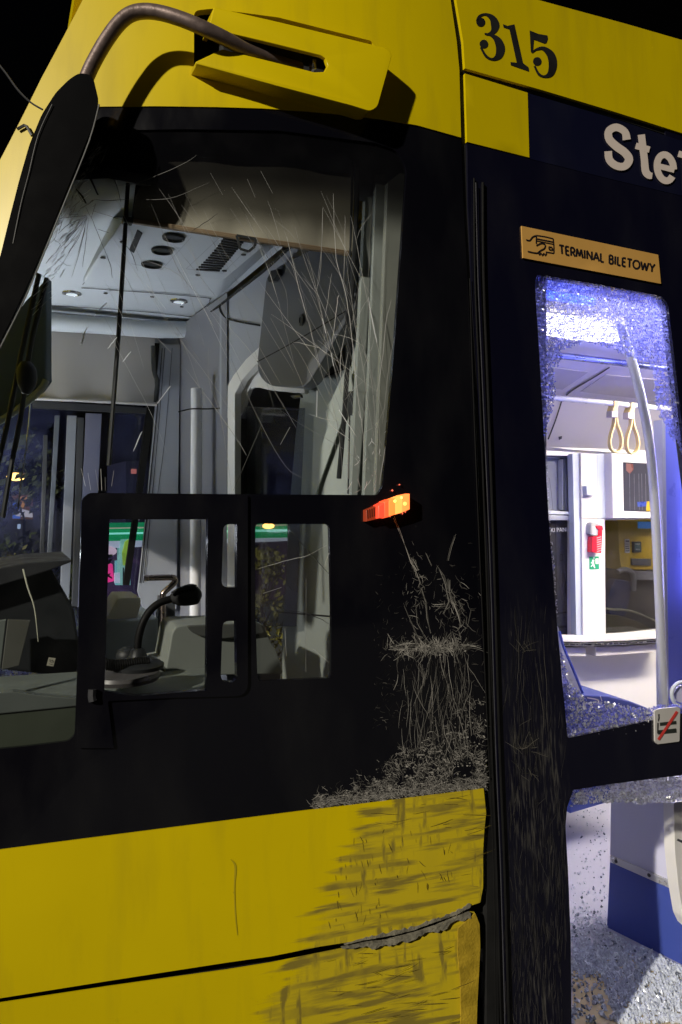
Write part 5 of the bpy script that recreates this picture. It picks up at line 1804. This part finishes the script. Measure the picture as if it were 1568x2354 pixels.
slab('seat_leg', [(1315, 1690), (1420, 1680), (1440, 1790), (1392, 1846), (1312, 1870)], ('y', 3.0), .3, BLUE, fs, .006)
pl0 = P(1396, 2133, ('z', -.1))
pl1 = P(1568, 2219, ('z', -.1))
dv = (pl1 - pl0)
nrm = Vector((-dv.y, dv.x, 0)).normalized()
BX = ('p', pl0, nrm)
bxd = nrm if nrm.x > 0 else -nrm


def bx(name, px, th, m, parent, back=0.0, bevel=0.003):
    bm = bmesh.new()
    pl = ('p', pl0 - bxd * back, nrm)
    prism_bm(bm, [P(u, v, pl) for u, v in px], bxd * th, bevel)
    return link(name, bm, m, parent)


pod = bx('seat_podium', [(1404, 1800), (1620, 1790), (1620, 2060), (1561, 2036), (1402, 1968)], .45, LILAC, tram)
bx('podium_skirt', [(1402, 1982), (1561, 2051), (1620, 2078), (1620, 2246), (1568, 2219), (1395, 2133)], .45, BLUE, pod, -.004)
tr_ = bx('podium_trim', [(1402, 1966), (1561, 2034), (1620, 2060), (1620, 2078), (1561, 2052), (1402, 1982)], .03, mat('trim_silver', (.60, .60, .62), .35, metal=.6), pod, .008)
for (u, v) in [(1416, 1980), (1492, 2012)]:
    bm = bmesh.new()
    lathe_bm(bm, P(u, v, ('p', pl0 - bxd * .009, nrm)), -bxd, [(.008, 0), (.006, .003), (.001, .003)], 10)
    link('trim_screw', bm, DGREY, pod)
slab('pole_shroud', roundpoly([(1549, 1845), (1600, 1838), (1600, 2170), (1572, 2110), (1560, 2040), (1552, 1960)], 6), ('y', 2.02), .05, WHITE, tram, .012)
pens('shroud_groove', [[(1557, 1930, 5), (1575, 1938, 6)]], ('y', 2.018), DGREY, pod)
# tactile yellow floor marking by the door
fm = pens('floor_marking', [], ('z', -.097), mat('marking_tan', (.50, .40, .24), .7, var=.15, scale=40), sfl, polys=[z2(fr2, [(536, 2010), (700, 1960), (870, 1900), (1000, 1950), (1100, 2050), (1225, 2060), (1500, 2100), (1500, 2500), (536, 2500)])])

# crumbs of glass strewn on the floor
bm = bmesh.new()
r5 = random.Random(5)
cnt = 0
podium_edge = [(1395, 2133), (1568, 2219)]
while cnt < 4200:
    u = r5.uniform(1306, 1600)
    v = r5.uniform(1860, 2354)
    if u > 1396 and v < 2136 + (u - 1396) * .5 + 4:
        continue
    dens = .075 if v < 2080 else (.075 + (v - 2080) / 90 * .9 if v < 2180 else 1.0)
    if v > 2240:
        dens = .8 if (u - (v - 2240) * .25) > 1385 else .12
    if r5.random() > dens:
        continue
    p = P(u, v, ('z', -.097))
    s = r5.choice([.003, .004, .005, .006, .008, .010]) * (1.25 if v > 2180 else .8)
    lump(bm, p + Vector((0, 0, s * .5)), s)
    cnt += 1
o = link('glass_crumbs', bm, mat('floor_crumb', (.56, .60, .76), .18, var=.5, scale=90, rvar=.1), None, False, 'stuff')
tag(o, 'crumbs of broken safety glass strewn over the saloon floor', 'broken glass')
bm = bmesh.new()
for k in range(420):
    u, v = r5.uniform(1310, 1600), r5.uniform(1870, 2354)
    if u > 1396 and v < 2136 + (u - 1396) * .5 + 4:
        continue
    if v < 2060 and r5.random() < .75:
        continue
    s = r5.uniform(.004, .010)
    lump(bm, P(u, v, ('z', -.097)) + Vector((0, 0, s * .4)), s)
o = link('dark_glass_crumbs', bm, mat('crumb_dark', (.13, .15, .20), .3, var=.5), None, False, 'stuff')
tag(o, 'darker coated glass fragments mixed into the floor crumbs', 'broken glass')

# ---- lamps of the saloon, some of them added out of view
slab('saloon_lamp', [(1200, 690), (1330, 712), (1400, 740), (1430, 764), (1422, 784), (1330, 776), (1200, 752)], ('y', 2.5), .05, emis('lamp_white', (1.0, .97, .93), 5), tram, .004)
box('saloon_lamp', (4.6, 2.6, 2.47), (2.6, .3, .02), emis('lamp_warm', (1.0, .90, .77), 62), tram, .004)
box('saloon_lamp', (2.7, 2.12, 2.63), (1.6, .1, .02), emis('lamp_added_header', (1.0, .96, .94), 48), tram, .004)  # unseen lamp, added to brighten the floor and the crumbs
box('door_lamp', (2.0, 2.3, 2.53), (.45, .03, .03), emis('lamp_blue', (.03, .08, 1.0), 7), tram, .004)
box('door_lamp', (2.98, 2.45, 1.9), (.03, .12, 1.3), emis('lamp_added_violet', (.20, .22, 1.0), 27), tram, .004)  # unseen violet strip, added to light the crumbs from behind

# shell that closes the tram
bm = bmesh.new()
prism_bm(bm, [Vector(p) for p in ((.25, 2.1, 3.42), (7.05, 2.06, 3.46), (7.05, 4.3, 3.46), (.25, 4.3, 3.42))], Vector((0, 0, .05)))
link('roof', bm, YEL, tram)
wall_xz('far_side', 4.34, 1.77, 7.05, -.3, 3.45, [], YEL, tram, .03)
bm = bmesh.new()
prism_bm(bm, [Vector((x, skin_y(x, z) + .006, z)) for x, z in ((2.30, -.3), (6.95, -.3), (6.95, 3.4), (2.30, 3.4))], Vector((0, .04, 0)))
link('side_wall_rear', bm, NAVY, tram)
box('skirt', (4.2, 3.0, -.27), (5.6, 2.2, .1), DGREY, tram)
bg2 = box('bogie', (2.2, 3.0, -.33), (1.4, 1.6, .12), SEAM, tram)
for x in (1.8, 2.6):
    for y in (2.4, 3.6):
        bm = bmesh.new()
        lathe_bm(bm, Vector((x, y - .05, -.25)), Vector((0, 1, 0)), [(.1, 0), (.2, 0), (.2, .08), (.1, .1)], 20)
        link('wheel', bm, DGREY, bg2, True)

# ================================================================== SIGNS ON THE DOOR
sg = thing('ticket_terminal_sign', P(1360, 650, ('s', 0)), 'orange sticker reading TERMINAL BILETOWY with a card in hand icon', 'sign')
signq = z2(fz7, [(600, 1363), (1424, 1537), (1441, 1712), (609, 1556)])
SGN = mat('sign_orange', (.72, .40, .10), .55, var=.05)
INK = mat('sign_ink', (.012, .010, .016), .5)
skin('sign_plate', signq, SGN, sg, -.0015, .005)
GLY = {'T': ([[(0, 0), (1, 0)], [(.5, 0), (.5, 1)]], .62), 'E': ([[(.1, 0), (.1, 1)], [(.1, .0), (.95, .0)], [(.1, .48), (.85, .48)], [(.1, 1), (.95, 1)]], .50), 'I': ([[(.5, 0), (.5, 1)]], .22),
       'R': ([[(.1, 0), (.1, 1)], [(.1, 0), (.6, 0), (.9, .12), (.95, .28), (.85, .44), (.6, .54), (.1, .54)], [(.5, .54), (1, 1)]], .56), 'L': ([[(.1, 0), (.1, 1)], [(.1, 1), (.95, 1)]], .46),
       'M': ([[(0, 1), (.18, 0)], [(.18, 0), (.5, .85)], [(.5, .85), (.82, 0)], [(.82, 0), (1, 1)]], .86), 'N': ([[(.06, 1), (.06, 0)], [(.06, 0), (.94, 1)], [(.94, 1), (.94, 0)]], .72),
       'A': ([[(0, 1), (.5, 0)], [(.5, 0), (1, 1)], [(.2, .66), (.8, .66)]], .74), 'W': ([[(0, 0), (.25, 1)], [(.25, 1), (.5, .1)], [(.5, .1), (.75, 1)], [(.75, 1), (1, 0)]], .98), 'Y': ([[(0, 0), (.5, .52)], [(1, 0), (.5, .52)], [(.5, .52), (.5, 1)]], .66),
       'B': ([[(.1, 0), (.1, 1)], [(.1, 0), (.6, 0), (.85, .1), (.87, .3), (.72, .43), (.1, .46)], [(.1, .46), (.65, .48), (.95, .6), (.95, .85), (.7, 1), (.1, 1)]], .54),
       'O': ([[(.5 + .5 * math.sin(k * math.pi / 8), .5 - .5 * math.cos(k * math.pi / 8)) for k in range(17)]], .86)}


def lettering(name, txt, quad, wd, pl, m, parent, gap=.17):
    tot = sum((.34 if c == ' ' else GLY[c][1]) + gap for c in txt) - gap
    qv = [Vector(a_) for a_ in quad]
    strokes, x = [], 0
    for c in txt:
        if c == ' ':
            x += .34 + gap
            continue
        g_, w_ = GLY[c]
        strokes = []
        for stq in g_:
            o_ = []
            for (a_, b_) in stq:
                f_ = (x + a_ * w_) / tot
                p = qv[0].lerp(qv[1], f_).lerp(qv[3].lerp(qv[2], f_), b_)
                o_.append((p.x, p.y, wd))
            strokes.append(o_)
        x += w_ + gap
        pens(name, strokes, pl, m, parent)


lettering('letter', 'TERMINAL BILETOWY', z2(fz7, [(826, 1478), (1404, 1594), (1400, 1642), (830, 1528)]), 4.0, ('s', -.0025), INK, sg)
pens('sign_icon', [
    [(688, 1420, 7), (740, 1428, 7), (790, 1440, 7)], [(790, 1440, 7), (794, 1485, 7), (794, 1528, 7)], [(794, 1528, 7), (745, 1520, 7)], [(688, 1420, 7), (688, 1470, 7)],
    [(690, 1440, 7), (792, 1460, 7)], [(690, 1452, 5), (792, 1473, 5)], [(626, 1446, 7), (648, 1450, 7), (665, 1430, 7), (686, 1420, 7)],
    [(688, 1482, 7), (715, 1468, 7), (740, 1474, 7), (738, 1496, 7), (712, 1512, 7), (690, 1526, 7), (636, 1516, 7)], [(700, 1520, 6), (706, 1536, 6), (716, 1526, 6), (724, 1540, 6), (734, 1528, 6), (742, 1540, 6), (750, 1524, 6)],
    [(764, 1488, 6), (784, 1492, 6)], [(784, 1492, 6), (784, 1508, 6)], [(784, 1508, 6), (764, 1504, 6)], [(764, 1504, 6), (764, 1488, 6)]], ('s', -.0025), INK, sg, f=fz7)
def fst(x, y): return ((1980 + x / 7.358) * .7467, (2000 + y / 7.358) * .7467)
ns = thing('prohibition_sticker', P(1535, 1710, ('s', 0)), 'white prohibition sticker with red slash at the right end of the door bar', 'sticker')
skin('sticker_plate', roundpoly(z2(fst, [(265, 1380), (400, 1335), (780, 1300), (840, 1330), (825, 2080), (320, 2145), (275, 2080)]), 3), mat('sticker_white', (.62, .60, .58), .5, var=.06), ns, -.003, .006)
pens('sticker_bars', [[(380, 1690, 75), (752, 1650, 75)], [(335, 1875, 95), (755, 1830, 95)]], ('s', -.0045), mat('sticker_dark', (.03, .035, .03), .5), ns, f=fst)
pens('sticker_figure', [[(345, 1460, 14), (360, 1540, 26), (345, 1620, 16)], [(335, 1660, 30), (330, 1900, 24)], [(370, 1460, 10), (340, 1600, 10)]], ('s', -.0045), INK, ns, f=fst)
pens('sticker_slash', [[(770, 1400, 62), (560, 1720, 62), (345, 2040, 62)]], ('s', -.0055), mat('sticker_red', (.75, .06, .05), .5), ns, f=fst)

# ================================================================== OUTSIDE, SEEN THROUGH THE CAB
r7 = random.Random(17)
TRUNK = mat('bark', (.05, .035, .025), .9, bump=.5)


def tree(name, base, h, rad, leaf, label, n=1500, cat='tree', group=None, lm=None):
    o = thing(name, base, label, cat, group)
    b = Vector(base)
    bm = bmesh.new()
    tube_bm(bm, [b, b + Vector((.05, 0, h * .3)), b + Vector((-.03, .05, h * .6)), b + Vector((.04, 0, h * .85))], [h * .03, h * .022, h * .014, h * .004], 8)
    for k in range(6):
        a = r7.uniform(0, 6.28)
        s = b + Vector((0, 0, h * r7.uniform(.3, .65)))
        e = s + Vector((math.cos(a) * rad * .7, math.sin(a) * rad * .7, h * .2))
        tube_bm(bm, [s, s.lerp(e, .5) + Vector((0, 0, .05)), e], [h * .010, h * .006, h * .002], 6)
    link('trunk', bm, TRUNK, o)
    bm = bmesh.new()
    clumps = []
    for k in range(26):
        a, r_ = r7.uniform(0, 6.28), rad * math.sqrt(r7.random())
        z = h * r7.uniform(.12, 1.0)
        fall = 1 - .55 * abs(z / h - .5)
        clumps.append(b + Vector((math.cos(a) * r_ * fall, math.sin(a) * r_ * fall, z)))
    for k in range(n):
        c = r7.choice(clumps) + Vector((r7.gauss(0, 1), r7.gauss(0, 1), r7.gauss(0, 1))) * rad * .17
        s = leaf * r7.uniform(.6, 1.4)
        d = Vector((r7.gauss(0, 1), r7.gauss(0, 1), r7.gauss(0, 1))).normalized()
        e = d.orthogonal().normalized()
        f_ = d.cross(e)
        vs = [bm.verts.new(c + e * s), bm.verts.new(c + f_ * s * .45), bm.verts.new(c - e * s), bm.verts.new(c - f_ * s * .45)]
        bm.faces.new(vs)
    link('crown', bm, lm or mat('leaf_%s' % name, (.15, .18, .04) if name != 'shrub' else (.30, .26, .02), .6, var=.6, scale=9), o)  # shrub yellow carries the lamplight in the leaf colour
    return o


def gz(y):
    t = [(4, -.45), (6, -.46), (9, -.8), (14, -1.8), (22, -3.2), (60, -3.6), (250, -4)]
    for (a, b), (c, d) in zip(t, t[1:]):
        if y <= c:
            return b + (d - b) * (y - a) / (c - a)
    return -4


p = P(20, 1250, ('y', 8.5))
tree('tree', (p.x - .15, 8.5, gz(8.5)), 2.9, .75, .055, 'dark leafy tree seen through the left part of the cab glass', 2600)
p = P(45, 1290, ('y', 7.2))
tree('shrub', (p.x, 7.2, gz(7.2)), 1.75, .28, .05, 'shrub with lamplight yellow put into its leaf colour just above the dashboard hood', 700, 'shrub')
p = P(196, 1240, ('y', 8.0))
tree('tree', (p.x, 8.0, gz(8.0)), 2.2, .22, .04, 'narrow dark tree between the posts mirrored in the far window and sliding window', 700)
p = P(625, 1330, ('y', 9.5))
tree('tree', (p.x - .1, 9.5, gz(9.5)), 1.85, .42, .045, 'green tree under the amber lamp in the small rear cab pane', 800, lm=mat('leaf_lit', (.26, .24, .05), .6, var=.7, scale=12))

# petrol station beyond
YS = ('y', 30)
ps_ = thing('petrol_station', (P(460, 1230, YS).x, 30, gz(30)), 'distant petrol station with glowing green canopy edge seen through the cab windows', 'petrol station')


def far(name, px, m, th, y=30, bevel=0):
    return slab(name, px, ('y', y), th, m, ps_, bevel)


far('canopy', [(240, 1216), (700, 1207), (700, 1235), (240, 1244)], mat('canopy_green', (.005, .22, .07), .5, emit=(.01, .45, .14), estr=.7), 6)
far('canopy_edge', [(240, 1214), (700, 1205), (700, 1208), (240, 1216)], emis('canopy_cream', (.7, .65, .42), .8), .3, 29.8)
far('light_strip', [(240, 1226), (700, 1216), (700, 1221), (240, 1229)], emis('strip_mint', (.35, 1, .72), 1.4), .3, 29.7)
far('canopy_soffit', [(240, 1244), (700, 1236), (700, 1242), (255, 1260), (240, 1260)], emis('soffit', (.75, .75, .85), .8), .3, 30.2)
far('kiosk_wall', [(240, 1260), (700, 1240), (700, 1420), (240, 1420)], mat('kiosk_plum', (.10, .035, .11), .7, emit=(.20, .10, .20), estr=.14), .5, 33)
far('kiosk_window', [(266, 1290), (300, 1288), (300, 1345), (266, 1345)], emis('window_teal', (.35, .8, .75), .75), .3, 32.6)
far('canopy_column', [(277, 1240), (303, 1238), (299, 1345), (276, 1345)], emis('column_mint', (.40, .85, .66), .7), .8, 30)
far('column_emblem', [(284, 1300), (282, 1272), (288, 1246), (296, 1240), (296, 1300)], emis('emblem_lime', (.45, .75, .06), .8), .2, 29.5)
for u in (283, 290, 296):
    far('window_mullion', [(u, 1305), (u + 2, 1305), (u + 2, 1345), (u, 1345)], SEAM, .1, 29.6)
far('oval_sign', [(250 + 19 * math.cos(k * math.pi / 10), 1267 + 11 * math.sin(k * math.pi / 10)) for k in range(20)], emis('oval_pink', (1, .72, .75), 1.0), .3, 29.3)
far('neon_tube', roundpoly([(244, 1300), (259, 1296), (262, 1336), (244, 1340)], 3), emis('neon_pink', (1, .05, .25), 1.6), .3, 29.2)
far('price_panel', [(264, 1318), (276, 1317), (276, 1340), (264, 1340)], emis('panel_white', (.8, .85, .9), .9), .2, 29.1)

bbp = P(52, 1165, ('y', 22))
bb = thing('billboard', (bbp.x, 22, gz(22)), 'small glowing advertising board with orange and blue shapes among the trees', 'billboard')
slab('board', [(28, 1137), (76, 1137), (76, 1194), (28, 1194)], ('y', 22), .2, mat('board_brown', (.16, .08, .03), .6, emit=(.4, .17, .05), estr=.3), bb)
slab('board_print', [(29, 1152), (48, 1150), (47, 1192), (29, 1192)], ('y', 21.9), .05, emis('board_blue', (.10, .25, .8), .7), bb)
slab('board_print', roundpoly([(30, 1176), (50, 1170), (74, 1176), (76, 1190), (36, 1186)], 3), ('y', 21.8), .05, emis('board_white', (.9, .8, .7), .9), bb)
slab('board_print', [(54 + 16 * math.cos(k * .4), 1154 + 13 * math.sin(k * .4)) for k in range(15)], ('y', 21.85), .05, emis('board_orange', (.9, .38, .08), .8), bb)
slab('board_print', roundpoly([(40, 1205), (48, 1205), (47, 1216), (40, 1216)], 2), ('y', 21.8), .05, emis('board_white2', (.7, .85, 1), .9), bb)
tube3('board_post', [(bbp.x, 22.1, gz(22)), (bbp.x, 22.1, bbp.z)], .08, DGREY, bb, 8)


def street_lamp(u, v, y, label):
    p = P(u, v, ('y', y))
    o = thing('street_lamp', (p.x + .5, y, gz(y)), label, 'street lamp', 'amber street lamps')
    tube3('lamp_post', [(p.x + .5, y, gz(y)), (p.x + .5, y, p.z + .02), (p.x + .42, y, p.z + .08), (p.x, y, p.z + .06)], .035, DGREY, o, 8)
    bm = bmesh.new()
    bmesh.ops.create_uvsphere(bm, u_segments=12, v_segments=8, radius=.11, matrix=Matrix.Translation(p) @ Matrix.Diagonal((1.3, 1, .6, 1)))
    link('lamp_head', bm, emis('lamp_amber', (1, .50, .10), 14), o, True)


street_lamp(37, 1096, 13, 'amber street lamp glowing at the far left behind the cab')
street_lamp(617, 1209, 16, 'amber street lamp glowing above the small rear cab pane')
bp_ = P(300, 1100, ('y', 45))
fbld = thing('building', (bp_.x, 45, gz(45)), 'dark far building with one red lit window behind the sliding window', 'building')
slab('wall', [(290, 1060), (420, 1060), (420, 1300), (290, 1300)], ('y', 45), 8, mat('far_wall', (.02, .02, .05), .8), fbld)
slab('window', [(302, 1078), (314, 1078), (314, 1089), (302, 1089)], ('y', 44.9), .2, emis('window_red', (.9, .25, .18), .9), fbld)
